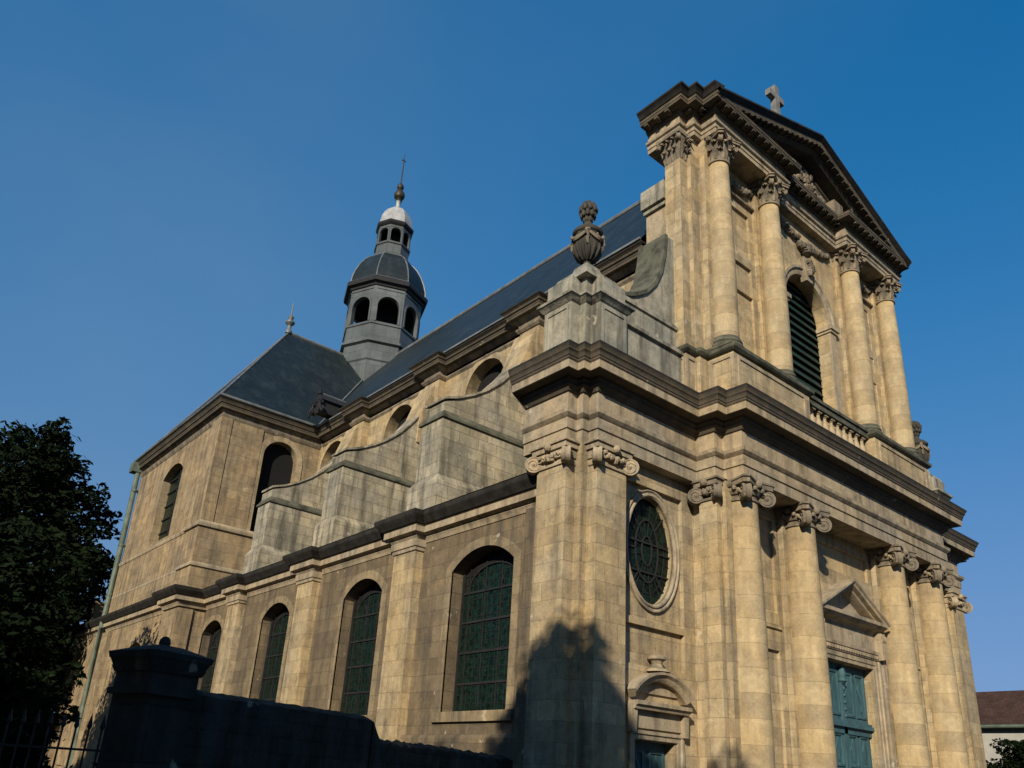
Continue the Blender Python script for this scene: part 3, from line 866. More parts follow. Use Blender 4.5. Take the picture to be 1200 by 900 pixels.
for q in (L_, mx(L_)):
    mb = MB(); mb.sweep(q, capprof)
    part(mb, 'pedestal_cap', 'mossy', ped)
mb = MB()
def frame(mb, q, mp, w=.09, p=.035): mb.sweep(q, [(0, -.02), (0, p), (w, p), (w, -.02)], mp, closed=True)
for x0, x1 in ((18.15, 21.6), (26.6, 30.05)):
    mb = MB(); frame(mb, rect(x0, x1, ZC + .45, PT - .38), yplane(11.9)); part(mb, 'pedestal_panel', 'trim', ped)
mb = MB()
frame(mb, rect(12.0, 12.62, ZC + .45, PT - .38), xplane(17.87))
part(mb, 'pedestal_panel', 'trim', ped); mb = MB(); frame(mb, rect(13.06, 13.6, ZC + .45, PT - .38), xplane(17.02), .07)
frame(mb, rect(17.1, 17.4, ZC + .45, PT - .38), yplane(12.94), .06)
part(mb, 'pedestal_panel', 'trim', ped)
mb = MB(); mb.box(21.96, 26.24, 12.1, 12.4, PT - .22, PT - .02); mb.box(21.96, 26.24, 12.04, 12.46, PT - .02, PT + .09); mb.box(21.96, 26.24, 12.12, 12.38, ZC + .1, ZC + .62)
bal = part(mb, 'balustrade', 'mossy')
bp = MB(); bx = 22.25
bp.lathe([(.1, ZC + .72), (.06, ZC + .76), (.06, ZC + .82), (.12, ZC + .95), (.13, ZC + 1.05), (.1, ZC + 1.2), (.06, ZC + 1.36), (.055, ZC + 1.46), (.09, ZC + 1.5), (.06, ZC + 1.54)], (bx, 12.25, 0), 14)
bp.box(bx - .12, bx + .12, 12.13, 12.37, ZC + .625, ZC + .72); bp.box(bx - .1, bx + .1, 12.15, 12.35, ZC + 1.53, PT - .225)
b0 = part(bp, 'baluster', 'trim', bal)
for k in range(1, 10):
    c = b0.copy(); COL.objects.link(c); c.parent = bal; c.location = Vector((k * .412, 0, 0))

# --- upper walls and columns
UZ = 20.44
mb = MB()
wo = arch(XC, 1.45, PT + .0, 16.7, 1.45, 20)
ups = []
for x0, x1 in ((19.05, 20.6), (27.5, 29.05)): ups += [rect(x0, x1, 17.15, 18.95), rect(x0, x1, 16.05, 16.75), rect(x0, x1, 13.2, 15.6)]
outer = [(17.9, PT), (XC - 1.45, PT)] + [p for p in reversed(wo)][1:-1] + [(XC + 1.45, PT), (2 * XC - 17.9, PT), (2 * XC - 17.9, UZ + .6), (17.9, UZ + .6)]
mb.wall(outer, ups, yplane(12.86), .09)
for q in ups: mb.flat(q, 0, yplane(12.95))
n_ = len(wo)
mb.add([yplane(12.86)(u, v, 0) for u, v in wo] + [yplane(12.86)(u, v, -.45) for u, v in wo], [(i, i + 1, n_ + i + 1, n_ + i) for i in range(n_ - 1)])
for x in COLX: mb.box(x - .45, x + .45, 12.7, 12.855, PT, UZ - .004)
part(mb, 'upper_wall', 'ashlar')
for sgn in (1, -1):   # flanks of the upper storey and the stepped responds
    f = (lambda x: x) if sgn == 1 else (lambda x: 2 * XC - x)
    mb = MB()
    xs = sorted((f(17.42), f(18.7))); mb.box(xs[0], xs[1], 12.87, 13.75, PT, UZ + .5)
    xs = sorted((f(18.7), f(19.6))); mb.box(xs[0], xs[1], 12.9, 15.0, PT, UZ + .5)
    xs = sorted((f(17.8), f(18.65))); mb.box(xs[0], xs[1], 12.6, 12.9, PT, UZ - .006)
    part(mb, 'upper_flank', 'ashlar')
    mb = MB()
    xs = sorted((f(17.05), f(17.45))); mb.box(xs[0], xs[1], 13.02, 13.64, PT, UZ - .9)
    mb.box(xs[0] - .05, xs[1] + .05, 12.95, 13.7, PT, PT + .32)
    up_p = part(mb, 'upper_pilaster', 'ashlar')
    mb = MB()
    cxp = 17.45 if sgn == 1 else 2 * XC - 17.45
    hh = .98
    mb.add(*(lambda x0, x1, y0, y1, z0, z1: ([(x0 + .0, y0 + .0, z0), (x1, y0, z0), (x1, y1, z0), (x0, y1, z0), (x0 - .16, y0 - .14, z1), (x1 + .16, y0 - .14, z1), (x1 + .16, y1 + .14, z1), (x0 - .16, y1 + .14, z1)],
        [(0, 3, 2, 1), (4, 5, 6, 7), (0, 1, 5, 4), (1, 2, 6, 5), (2, 3, 7, 6), (3, 0, 4, 7)]))(cxp - .4, cxp + .4, 13.02, 13.64, UZ - hh, UZ - .14))
    mb.box(cxp - .66, cxp + .66, 12.84, 13.82, UZ - .13, UZ - .004)
    o = -sgn
    for zf, hf, cu in ((UZ - hh + .04, .36, .7), (UZ - hh + .3, .42, 1.0)):
        for yy in (13.12, 13.33, 13.54): acanthus(mb, (cxp + o * .4, yy, zf), (o, 0), hf, .11, cu)
        for xx in (.32, .12): acanthus(mb, (cxp + o * xx, 13.02, zf), (0, -1), hf, .11, cu)
    for yy, dy in ((12.98, -1), (13.68, 1)):
        volute(mb, (cxp + o * .56, yy + dy * .02, UZ - .25), (o, dy), .13, .14)
    volute(mb, (cxp + o * .1, 12.9, UZ - .25), (-o, -1), .12, .12)
    part(mb, 'pilaster_capital', 'carved', up_p)

mb = MB(); mb.lathe(shaft_profile(.40, .335, PT + .42, UZ - 1.0, 14), (COLX[0], 12.45, 0), 36)
ucol = part(mb, 'upper_column', 'drum')
part(corinthian(COLX[0], 12.45, UZ, .335, 1.0), 'column_capital', 'carved', ucol)
b = MB(); b.lathe([(.4, .44), (.43, .42), (.43, .36), (.47, .32), (.49, .26), (.47, .22), (.45, .2), (.5, .17), (.53, .12), (.52, .06), (.5, .02)], (COLX[0], 12.45, PT + .1), 32)
b.box(COLX[0] - .56, COLX[0] + .56, 11.92, 12.98, PT + .06, PT + .14)
part(b, 'column_base', 'mossy', ucol)
for x in COLX[1:]: dup(ucol, x - COLX[0])

# great louvred window
g = MB(); g.flat(arch(XC, 1.47, PT - .3, 16.7, 1.47, 20), 0, yplane(13.6))
gw = part(g, 'arched_window', 'black')
lv = MB()
z = PT + .1
while z < 18.1:
    hw = 1.44 if z < 16.7 else math.sqrt(max(0.02, 1.44 ** 2 - (z - 16.7) ** 2))
    lv.obox((XC, 13.36, z), (hw, 0, 0), (0, .075, .17), (0, -.014, .006))
    z += .33

part(lv, 'louvre', 'louvre', gw)
fr = MB()
fr.sweep(arch(XC, 1.45, 16.72, 16.72, 1.45, 20)[1:-1], [(0, -.02), (0, .05), (.12, .08), (.2, .08), (.23, .14), (.33, .14), (.33, -.02)], yplane(12.86))
for s in (-1, 1):
    xs = sorted((XC + s * 1.4, XC + s * 1.9)); fr.box(xs[0], xs[1], 12.72, 13.3, 16.45, 16.55); fr.box(xs[0] - .05, xs[1] + .05, 12.66, 13.3, 16.55, 16.72)
    xs = sorted((XC + s * 1.449, XC + s * 1.85)); fr.box(xs[0], xs[1], 12.78, 12.862, PT, 16.45)
fr.extr([(XC - .2, 17.9), (XC + .2, 17.9), (XC + .3, 18.9), (XC - .3, 18.9)], yplane(12.86), -.02, .22)
part(fr, 'window_surround', 'trim', gw)
gl = MB()
for k in range(7):      # head on the keystone
    gl.ball((XC + (R() - .5) * .3, 12.6, 18.2 + .09 * k), .12 + .04 * R(), 7)
garland(gl, (23.85, 12.66, 19.4), (24.35, 12.66, 19.4), .1, .2, 6, .2)
part(gl, 'keystone_mask', 'carved', gw)
for xa_, xb_ in ((22.15, 23.85), (26.05, 24.35)):   # leafy festoons either side
    gl = MB(); garland(gl, (xa_, 12.8, 20.1), (xb_, 12.78, 19.8), .16, .12, 26, .3)
    part(gl, 'festoon', 'carved', gw)
for x0, x1 in ((18.85, 20.85), (27.35, 29.3)):
    gl = MB(); garland(gl, (x0, 12.8, 20.1), (x1, 12.8, 20.1), .35, .13, 24, .3)
    gl.box(x0 - .1, x1 + .1, 12.74, 12.86, 19.3, 19.38)
    part(gl, 'festoon', 'carved')

# upper entablature and pediment
UP = [(17.03, 14.35), (17.03, 13.0), (17.4, 13.0), (17.4, 12.68), (17.78, 12.68), (17.78, 12.1), (21.98, 12.1), (21.98, 12.56)]
UP = UP + mx(UP)
mb = MB()
mb.sweep(UP, [(0, UZ), (0, UZ + .16), (.03, UZ + .17), (.03, UZ + .3), (.1, UZ + .34), (.12, UZ + .42), (0, UZ + .45), (0, UZ + .78)])
mb.flat(UP, UZ, lambda u, v, h: (u, v, h))
uent = part(mb, 'upper_entablature', 'trim')
mb = MB()
ZK = UZ + .78
mb.sweep(UP, [(0, ZK), (.06, ZK + .03), (.1, ZK + .1), (.12, ZK + .16), (.40, ZK + .17), (.40, ZK + .3), (.43, ZK + .31), (.44, ZK + .36), (.3, ZK + .40), (-.5, ZK + .44)])
# modillions under the corona
def along(path, step, fn):
    for a, b in zip(path[:-1], path[1:]):
        a, b = Vector(a), Vector(b); L = (b - a).length; n = int(L / step)
        if n < 1: continue
        d = (b - a) / L
        for k in range(n):
            p = a + d * (L * (k + .5) / n); fn(p, d, Vector((d.y, -d.x)))
along(UP, .36, lambda p, d, o: mb.obox((p.x + o.x * .26, p.y + o.y * .26, ZK + .125), Vector((d.x, d.y, 0)) * .075, Vector((o.x, o.y, 0)) * .13, (0, 0, .045)))
part(mb, 'upper_cornice', 'soot_shade', uent)  # dark colour carries soot and the shade under the corona
mb = MB()
mb.sweep(UP, [(.405, ZK + .29), (.425, ZK + .29), (.425, ZK + .36), (.40, ZK + .37)])
part(mb, 'corona_fillet', 'trim', uent)
for q in (UP[:6], UP[-6:]):      # gutter cymatium returning along the flanks
    mb = MB(); q = [tuple(p) for p in q]
    if q[0] == tuple(UP[0]): q[-1] = (q[-1][0], 11.64)
    else: q[0] = (q[0][0], 11.64)
    mb.sweep(q, [(.40, ZK + .37), (.46, ZK + .4), (.48, ZK + .46), (.56, ZK + .55), (.60, ZK + .58), (.60, ZK + .65), (.0, ZK + .8)])
    part(mb, 'flank_cymatium', 'crust', uent)
# back blocks of the recessed centre
ZR = ZK + .42
HW = 6.72; RISE = 2.42
xl, xr = XC - .05 - HW, XC - .05 + HW; xa = XC - .05
mb = MB()
rake = [(xl, ZR - .02), (xa, ZR + RISE), (xr, ZR - .02)]
RK = yplane(12.1)
mb.sweep(rake, [(.0, -.9), (.0, .56), (.07, .57), (.13, .50), (.2, .44), (.21, .42)], RK, caps=False)
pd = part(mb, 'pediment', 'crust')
mb = MB()
mb.sweep([(xl + .15, ZR - .02), (xa, ZR + RISE - .055), (xr - .15, ZR - .02)], [(.16, .42), (.32, .40), (.32, .14), (.4, .12), (.46, .04), (.5, 0), (.5, -.6)], RK, caps=False)
along(rake, .36, lambda p, d, o: mb.obox((p.x + o.x * .37, 12.1 - .27, p.y + o.y * .37), Vector((d.x, 0, d.y)) * .075, (0, .13, 0), Vector((o.x, 0, o.y)) * .055) if abs(p.x - xa) < 6.0 else None)
part(mb, 'raking_cornice', 'soot_shade', pd)
mb = MB()
mb.flat([(xl + .5, ZR), (xr - .5, ZR), (xa, ZR + RISE - .2)], 0, yplane(12.58))
mb.flat([(xl + .5, ZR), (xr - .5, ZR), (xa, ZR + RISE - .2)], 0, yplane(13.7))
fx_ = .36
mb.sweep([(xl + 2.1, ZR + .12), (xa, ZR + RISE - .75), (xr - 2.1, ZR + .12)], [(0, 0), (0, .06), (.1, .08), (.14, 0)], yplane(12.58))
part(mb, 'tympanum', 'soot_shade', pd)  # shade under the raking cornice painted in with the soot
mb = MB()
for s in (-1, 1):   # blocks standing on the ends of the recess
    xb_ = sorted((XC + s * 1.5, XC + s * 2.15)); mb.box(xb_[0], xb_[1], 12.12, 12.6, ZR - .1, ZR + .6)
    garland(mb, (XC + s * 1.45, 12.42, ZR + .15), (XC + s * .5, 12.42, ZR + .6), .1, .12, 16, .2)
for k in range(60): mb.ball((XC + (R() - .5) * 1.0, 12.46, ZR + .2 + R() * 1.0), .06 + .07 * R(), 6)
part(mb, 'tympanum_relief', 'carved', pd)
mb = MB()   # lead covering on the slope behind
mb.add([(xl, 12.1 - .55, ZR + .0), (xa, 12.1 - .55, ZR + RISE + .02), (xr, 12.1 - .55, ZR + .0), (xl + .7, 14.4, ZR), (xa, 14.4, ZR + RISE + .02), (xr - .7, 14.4, ZR)], [(0, 1, 4, 3), (1, 2, 5, 4)])
part(mb, 'pediment_roof', 'slate', pd)
# stone cross on the front end of the nave ridge
cy_, cz = 13.45, 26.35
mb = MB()
mb.box(XC - .15, XC + .15, cy_ - .12, cy_ + .12, cz, cz + 1.6)
mb.box(XC - .52, XC + .52, cy_ - .115, cy_ + .115, cz + .9, cz + 1.19)
mb.box(XC - .26, XC + .26, cy_ - .22, cy_ + .22, cz - .35, cz + .02)
part(mb, 'cross', 'cross')

# ------------------------------------------------------------------ nave
RIDGE = 26.3
mb = MB()
cw = [(23.8, 17.9), (30.2, 17.9), (36.6, 17.9)]
holes = [arch(y, 1.3, 11.5, 15.1, 1.3, 16) for y, _ in cw]
mb.wall(rect(14.9, 38.4, 10.0, 16.9), [list(h) for h in holes], xplane(17.9), .55)
for y in (20.75, 27.25, 33.7): mb.box(17.55, 17.9, y - .55, y + .55, 10, 16.75)
part(mb, 'clerestory_wall', 'ashlar')
for y, _ in cw:
    g = MB(); g.flat(arch(y, 1.32, 11.5, 15.1, 1.32, 16), 0, xplane(18.42))
    w = part(g, 'clerestory_window', 'black')
    fr = MB(); fr.sweep(arch(y, 1.3, 11.5, 15.1, 1.3, 16), [(0, -.02), (0, .05), (.26, .05), (.26, -.02)], xplane(17.9))
    part(fr, 'window_surround', 'ashlar', w)
    st = MB(); st.box(17.95, 18.4, y - 1.3, y + 1.3, 11.5, 13.9)
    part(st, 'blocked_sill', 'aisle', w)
NP = [(17.9, 38.0)]
for y in (33.7, 27.25, 20.75): NP += [(17.9, y + .6), (17.5, y + .6), (17.5, y - .6), (17.9, y - .6)]
NP += [(17.9, 14.95)]
mb = MB(); mb.sweep(NP, [(-.1, 16.45), (0.0, 16.45), (.08, 16.55), (.08, 16.62), (.0, 16.64), (0, 16.8), (.1, 16.85), (.2, 16.95)])
nc = part(mb, 'nave_cornice', 'carved')
mb = MB(); mb.sweep(NP, [(.2, 16.95), (.36, 16.97), (.36, 17.08), (.38, 17.10), (.38, 17.15), (.44, 17.18), (.46, 17.26), (.53, 17.31)])
part(mb, 'cornice_edge', 'soot_shade', nc)
mb = MB(); mb.sweep(NP, [(.53, 17.31), (.56, 17.33), (.56, 17.40), (0, 17.43)])
part(mb, 'lead_edge', 'crust', nc)
mb = MB(); mb.add([(17.36, 14.95, 17.42), (17.28, 14.95, 17.42), (17.28, 37.9, 17.42), (17.36, 37.9, 17.42), (17.36, 14.95, 17.5), (17.28, 14.95, 17.5), (17.28, 37.9, 17.5), (17.36, 37.9, 17.5)], [(0, 3, 2, 1), (4, 5, 6, 7), (0, 1, 5, 4), (1, 2, 6, 5), (2, 3, 7, 6), (3, 0, 4, 7)])
part(mb, 'gutter', 'zinc', nc)
mb = MB()
xe = 17.33
mb.add([(xe, 14.9, 17.46), (xe, 60, 17.46), (XC, 60, RIDGE), (XC, 13.4, RIDGE), (xe + 3.3, 13.4, 17.46 + 3.3 * (RIDGE - 17.46) / (XC - xe)), (xe + 3.3, 14.9, 17.46 + 3.3 * (RIDGE - 17.46) / (XC - xe))], [(0, 5, 4, 3, 2, 1)])
mb.add([(2 * XC - xe, 14.9, 17.46), (2 * XC - xe, 60, 17.46), (XC, 60, RIDGE), (XC, 13.4, RIDGE), (2 * XC - xe - 3.3, 13.4, 17.46 + 3.3 * (RIDGE - 17.46) / (XC - xe))], [(0, 1, 2, 3, 4)])
mb.add([(xe + 3.3, 13.4, 21.7), (2 * XC - xe - 3.3, 13.4, 21.7), (XC, 13.4, RIDGE)], [(0, 1, 2)])
rf = part(mb, 'nave_roof', 'slate', smooth=False)
mb = MB(); mb.tube([(XC, 13.4, RIDGE + .03), (XC, 60, RIDGE + .03)], .13, 8)
part(mb, 'ridge_capping', 'zinc', rf)
mb = MB(); mb.box(29.6, 30.3, 14.9, 60, G, 17.4); mb.box(17.95, 18.5, 51.3, 60, G, 17.4); mb.box(17.95, 30.3, 59.5, 60, G, 17.4)
mb.add([(17.95, 60, 17.4), (30.3, 60, 17.4), (XC, 60, RIDGE)], [(0, 1, 2)])
mb.box(30.3, 34.8, 15.0, 59, G, 7.6)
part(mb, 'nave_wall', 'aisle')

# ------------------------------------------------------------------ aisle
AX = 13.4
wins = [(17.33, 1.38), (23.75, 1.25), (30.38, 1.25), (36.95, 1.2)]
holes = [arch(y, hw, 1.72, 5.62, .55, 12) for y, hw in wins]
mb = MB()
mb.wall(rect(14.4, 38.5, G, 6.9), holes, xplane(AX), .5)
mb.sweep([(AX, 38.4), (AX, 14.4)], [(0, 1.14), (.1, 1.12), (.16, 1.04), (.16, G), (0, G)])
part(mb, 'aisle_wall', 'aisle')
for y, hw in wins:
    g = MB(); g.flat(arch(y, hw + .02, 1.70, 4.9, .85, 12), 0, xplane(13.88))
    w = part(g, 'aisle_window', 'glass')
    g = MB(); g.flat(arch(y, hw + .02, 1.70, 5.62, .57, 12), 0, xplane(13.9)); part(g, 'window_head', 'black', w)
    b = MB()
    for zz in (2.5, 3.35, 4.2, 5.05): b.box(13.84, 13.88, y - hw, y + hw, zz - .03, zz + .03)
    for yy in (-.78, -.26, .26, .78): b.box(13.855, 13.885, y + yy * hw - .012, y + yy * hw + .012, 1.72, 5.9)
    for k in range(1, 12): b.box(13.865, 13.878, y - hw + 2 * hw * k / 12 - .006, y - hw + 2 * hw * k / 12 + .006, 1.72, 5.7)
    for k in range(1, 17): b.box(13.865, 13.879, y - hw, y + hw, 1.72 + .24 * k - .006, 1.72 + .24 * k + .006)
    b.sweep([(y + hw * .8 * math.cos(math.pi * i / 12), 5.1 + .7 * math.sin(math.pi * i / 12)) for i in range(13)], [(-.018, .03), (.018, .03), (.018, .06), (-.018, .06)], xplane(13.9), closeprof=True)
    for s in (-1, 1):
        b.sweep([(y + s * .3, 5.05), (y + s * .5, 5.45)], [(-.015, .03), (.015, .03), (.015, .06), (-.015, .06)], xplane(13.9), closeprof=True)
    b.box(13.8, 13.88, y - hw, y - hw + .05, 1.72, 5.75); b.box(13.8, 13.88, y + hw - .05, y + hw, 1.72, 5.75)
    part(b, 'window_bar', 'iron', w)
    fr = MB(); fr.sweep(arch(y, hw, 1.72, 5.62, .55, 12), [(0, -.05), (0, .014), (.28, .014), (.28, -.02)], xplane(AX))
    fr.extr(rect(y - hw - .3, y + hw + .3, 1.45, 1.71), xplane(AX), -.5, .1)
    part(fr, 'window_surround', 'aislelight', w)
PIL = [(20.3, 21.5), (26.95, 28.15), (33.6, 34.8)]
for i, (y0, y1) in enumerate(PIL):
    mb = MB(); mb.box(13.1, 13.4, y0, y1, G, 6.76)
    mb.box(12.98, 13.4, y0 - .1, y1 + .1, G, 1.0)
    p = part(mb, 'aisle_pilaster', 'ashlar')
    c = MB(); c.sweep([(13.4, y1), (13.1, y1), (13.1, y0), (13.4, y0)], [(0, 6.5), (.05, 6.52), (.06, 6.62), (.1, 6.64), (.1, 6.86), (0, 6.86)])
    part(c, 'pilaster_cap', 'trim', p)
mb = MB(); mb.box(13.2, 13.4, 14.7, 15.35, G, 6.78); part(mb, 'aisle_pilaster', 'aisle')
AP = [(13.4, 38.25)]
for y0, y1 in reversed(PIL): AP += [(13.4, y1 + .05), (13.08, y1 + .05), (13.08, y0 - .05), (13.4, y0 - .05)]
AP += [(13.4, 14.62)]
def aisle_cornice(path, name):
    mb = MB(); mb.sweep(path, [(-.1, 6.78), (.03, 6.78), (.06, 6.88), (.1, 6.93), (.1, 6.98), (.26, 7.03), (.26, 7.23), (.28, 7.25)])
    c = part(mb, name, 'trim')
    mb = MB(); mb.sweep(path, [(.28, 7.25), (.34, 7.27), (.40, 7.36), (.50, 7.46), (.52, 7.5), (.52, 7.62), (-.3, 7.8)])
    part(mb, 'cornice_edge', 'crust', c)
aisle_cornice(AP, 'aisle_cornice')
mb = MB(); mb.add([(13.0, 14.6, 7.72), (13.0, 38.3, 7.72), (17.95, 38.3, 10.6), (17.95, 14.6, 10.6)], [(0, 3, 2, 1)])
part(mb, 'aisle_roof', 'slate')

# buttresses: a block over each pilaster with a hollow coping climbing to the clerestory
mbs = None
BUT = [(20.32, 21.62), (26.95, 28.2), (33.55, 34.8)]
ctop = [(13.70, 11.92), (14.3, 12.14), (14.93, 12.48), (15.5, 12.88), (16.1, 13.42), (16.6, 14.02), (16.98, 14.55)]
for i, (y0, y1) in enumerate(BUT):
    mb = MB()
    mp = lambda u, v, h: (u, h, v)
    mb.extr([(13.66, 7.5), (17.95, 7.5), (17.95, 11.4), (13.66, 11.4)], mp, y0, y1)
    mb.extr([(13.72, 11.4), (17.95, 11.4), (17.95, 14.5), (16.98, 14.5)] + [p for p in reversed(ctop[1:-1])] + [(13.72, 11.84)], mp, y0 + .1, y1 - .1)
    b = part(mb, 'buttress', 'buttress')
    c = MB(); c.extr([(16.9, 13.3), (16.92, 14.5), (17.53, 16.35), (17.92, 16.35), (17.92, 13.3)], mp, y0 + .02, y1 - .02); part(c, 'raking_pilaster', 'ashlar', b)
    c = MB(); c.box(13.52, 17.9, y0 - .15, y1 + .15, 7.6, 8.95); c.sweep([(17.9, y0 - .15), (13.52, y0 - .15), (13.52, y1 + .15), (17.9, y1 + .15)][::-1], [(0, 8.95), (-.16, 9.2)]); part(c, 'buttress_foot', 'buttress', b)
    c = MB()
    c.sweep([(17.9, y0 - .0), (13.66, y0 - .0), (13.66, y1), (17.9, y1)][::-1], [(0, 11.2), (.07, 11.22), (.07, 11.32), (0.0, 11.40), (-.04, 11.5)])
    part(c, 'buttress_slab', 'mossy', b)
    c = MB()
    n = len(ctop)
    vs = []
    for (x, z) in ctop: vs += [(x - .02, y0 + .04, z), (x - .02, y1 - .04, z), (x - .02, y1 - .04, z + .09), (x - .02, y0 + .04, z + .09)]
    fs = []
    for k in range(n - 1):
        for q in range(4): fs.append((4 * k + q, 4 * k + (q + 1) % 4, 4 * k + 4 + (q + 1) % 4, 4 * k + 4 + q))
    fs += [(0, 1, 2, 3), (4 * n - 1, 4 * n - 2, 4 * n - 3, 4 * n - 4)]
    c.add(vs, fs)
    part(c, 'buttress_coping', 'buttress', b)

# ------------------------------------------------------------------ transept
TX, TY0, TY1 = 12.4, 38.3, 51.2
mb = MB()
th = [arch(44.75, 1.6, 11.15, 15.0, .6, 10)]
lh = [arch(44.75, 1.9, 0.5, 4.5, 1.2, 12)]
mb.wall(rect(TY0, TY1, G, 16.9), th + lh, xplane(TX), .5)
sh = [arch(15.75, .95, 9.2, 15.2, .95, 14)]
mb.wall(rect(TX, 18.0, G, 16.9), sh, yplane(TY0), .5)
mb.box(TX, 18, TY1, TY1 + .1, G, 16.9)
tr = part(mb, 'transept_wall', 'transept')
mb = MB()   # projecting lower stage, corner strips
mb.box(TX - .14, TX + .6, TY0 - .14, 40.0, 7.7, 10.69); mb.box(TX - .1, TX + .5, TY0 - .1, 39.4, 10.9, 16.5); mb.box(TX + .5, 14.6, TY0 - .06, TY0, 10.9, 16.5)
mb.box(TX + .6, 17.9, TY0 - .137, TY0, 7.7, 10.69); mb.box(TX - .07, TX, 40, TY1, 7.7, 10.68)
mb.box(TX - .3, TX + .4, TY0 - .1, 40.3, G, 6.7); mb.box(TX - .2, TX, 49.6, TY1 + .1, G, 6.7)
part(mb, 'corner_strip', 'transept')
mb = MB()
TP = [(TX, TY1 + .1), (TX, 40.0), (TX - .14, 40.0), (TX - .14, TY0 - .14), (18, TY0 - .14)]
mb.sweep(TP, [(0, 10.68), (.1, 10.7), (.13, 10.78), (.13, 10.86), (0, 11.0), (-.15, 11.05)])
mb.sweep(TP, [(0, 8.7), (.08, 8.74), (.08, 8.84), (0, 8.95)])
part(mb, 'string_course', 'trim')
mb = MB(); mb.box(TX, TX + 3, TY1 + .12, 57.2, G, 7.3); mb.box(TX - .2, TX + .5, 56.2, 57.3, G, 6.7); mb.box(TX + .1, TX + .8, 55.2, 56.2, 7.5, 9.0); mb.box(TX, TX + .9, 55.1, 56.3, 9.0, 9.15)
part(mb, 'choir_aisle_wall', 'transept')
aisle_cornice([(TX, 57.3), (TX, 40.35), (TX - .3, 40.35), (TX - .3, TY0 - .1), (13.5, TY0 - .1)], 'transept_cornice')
mb = MB(); T2 = [(TX, TY1), (TX, TY0), (18.0, TY0)]
mb.sweep(T2, [(-.1, 16.4), (.02, 16.4), (.1, 16.52), (.12, 16.62), (.02, 16.64), (.02, 16.82), (.14, 16.88)])
tc = part(mb, 'transept_eave', 'carved')
mb = MB(); mb.sweep(T2, [(.14, 16.88), (.28, 16.91), (.28, 17.03), (.30, 17.05), (.30, 17.12), (.36, 17.15), (.38, 17.25), (.45, 17.33)])
part(mb, 'cornice_edge', 'soot_shade', tc)
mb = MB(); mb.sweep(T2, [(.45, 17.33), (.48, 17.35), (.48, 17.42), (-.1, 17.46)])
part(mb, 'lead_edge', 'crust', tc)
mb = MB(); mb.tube([(TX - .5, TY1 + .4, 17.46), (TX - .5, TY0 - .5, 17.46), (17.4, TY0 - .5, 17.46)], .07, 6)
part(mb, 'gutter', 'zinc', tc)
g = MB(); g.flat(arch(44.75, 1.62, 11.15, 15.0, .62, 10), 0, xplane(TX + .45))
w = part(g, 'transept_window', 'glass')
b = MB()
for zz in (11.9, 12.7, 13.5, 14.3, 15.0): b.box(TX + .38, TX + .44, 43.15, 46.35, zz - .035, zz + .035)
b.box(TX + .38, TX + .44, 44.7, 44.8, 11.15, 15.5)
part(b, 'window_bar', 'iron', w)
g = MB(); g.flat(arch(15.75, .97, 9.2, 15.2, .97, 14), 0, yplane(TY0 + .45)); part(g, 'transept_window', 'black')
fr = MB(); fr.sweep(arch(15.75, .95, 9.2, 15.2, .95, 14), [(0, -.02), (0, .04), (.3, .04), (.3, -.02)], yplane(TY0)); part(fr, 'window_surround', 'ashlar', tr)
g = MB(); g.flat(arch(44.75, 1.92, .5, 4.5, 1.22, 12), 0, xplane(TX + .45)); part(g, 'blind_arch', 'ashlar')
# roof
ap = (17.49, 44.75, RIDGE)
e0, e1 = (TX - .5, TY0 - .48, 17.46), (TX - .5, TY1 + .45, 17.46)
mb = MB()
mb.add([e0, e1, ap], [(0, 2, 1)])
mb.add([e0, ap, (XC, 44.75, RIDGE), (XC, TY0 - .48 , 17.46)], [(0, 3, 2, 1)])
mb.add([e1, ap, (XC, 44.75, RIDGE), (XC, TY1 + .45, 17.46)], [(0, 1, 2, 3)])
tf = part(mb, 'transept_roof', 'slate', smooth=False)
mb = MB()
mb.tube([e0, ap], .06, 6); mb.tube([ap, (XC, 44.75, RIDGE)], .12, 6); mb.tube([ap, e1], .06, 6)
mb.tube([(17.3, TY0 - .6, 17.5), (XC - .3, 44.6, RIDGE - .2)], .05, 6)
part(mb, 'ridge_capping', 'zinc', tf)
mb = MB()
mb.lathe([(.2, 0), (.22, .15), (.14, .3), (.12, .55), (.3, .75), (.3, .85), (.12, .95), (.16, 1.1), (.2, 1.2), (.1, 1.32), (.05, 1.4), (.035, 2.2), (.01, 2.3)], (ap[0], ap[1], ap[2] - .05), 14)
part(mb, 'finial', 'zinc', tf)
# little lead dormer with scrolled cheeks by the valley
dm = MB()
dm.obox((17.2, 36.7, 18.05), (.55, 0, 0), (0, .3, 0), (0, 0, .35))
dm.extr([(36.25, 18.38), (36.7, 18.85), (37.15, 18.38)], lambda u, v, h: (h, u, v), 16.6, 18.2)
for s_ in (-1, 1):
    volute(dm, (16.62, 36.7 + s_ * .42, 17.85), (0, s_), .19, .2); volute(dm, (16.62, 36.7 + s_ * .33, 18.25), (0, s_), .13, .2)
    dm.tube([(16.6, 36.7 + s_ * .3, 18.3), (16.5, 36.7 + s_ * .5, 17.9), (16.55, 36.7 + s_ * .75, 17.55)], [.06, .08, .05], 6)
dm.lathe([(.12, 0), (.14, .08), (.06, .16), (.09, .26), (.01, .34)], (16.65, 36.7, 18.82), 8)
dmo = part(dm, 'dormer', 'iron')
dm = MB(); dm.tube([(16.55, 36.7, 18.87), (18.2, 36.7, 18.87)], .05, 6); part(dm, 'ridge_capping', 'zinc', dmo)
mb = MB(); mb.tube([(TX - .35, TY1 + .2, 17.3), (TX - .25, TY1 + .1, 16.7), (TX - .2, TY1 + .0, 8.0), (TX - .3, TY1 - .3, 7.0), (TX - .25, TY1 - .3, G)], .16, 10)
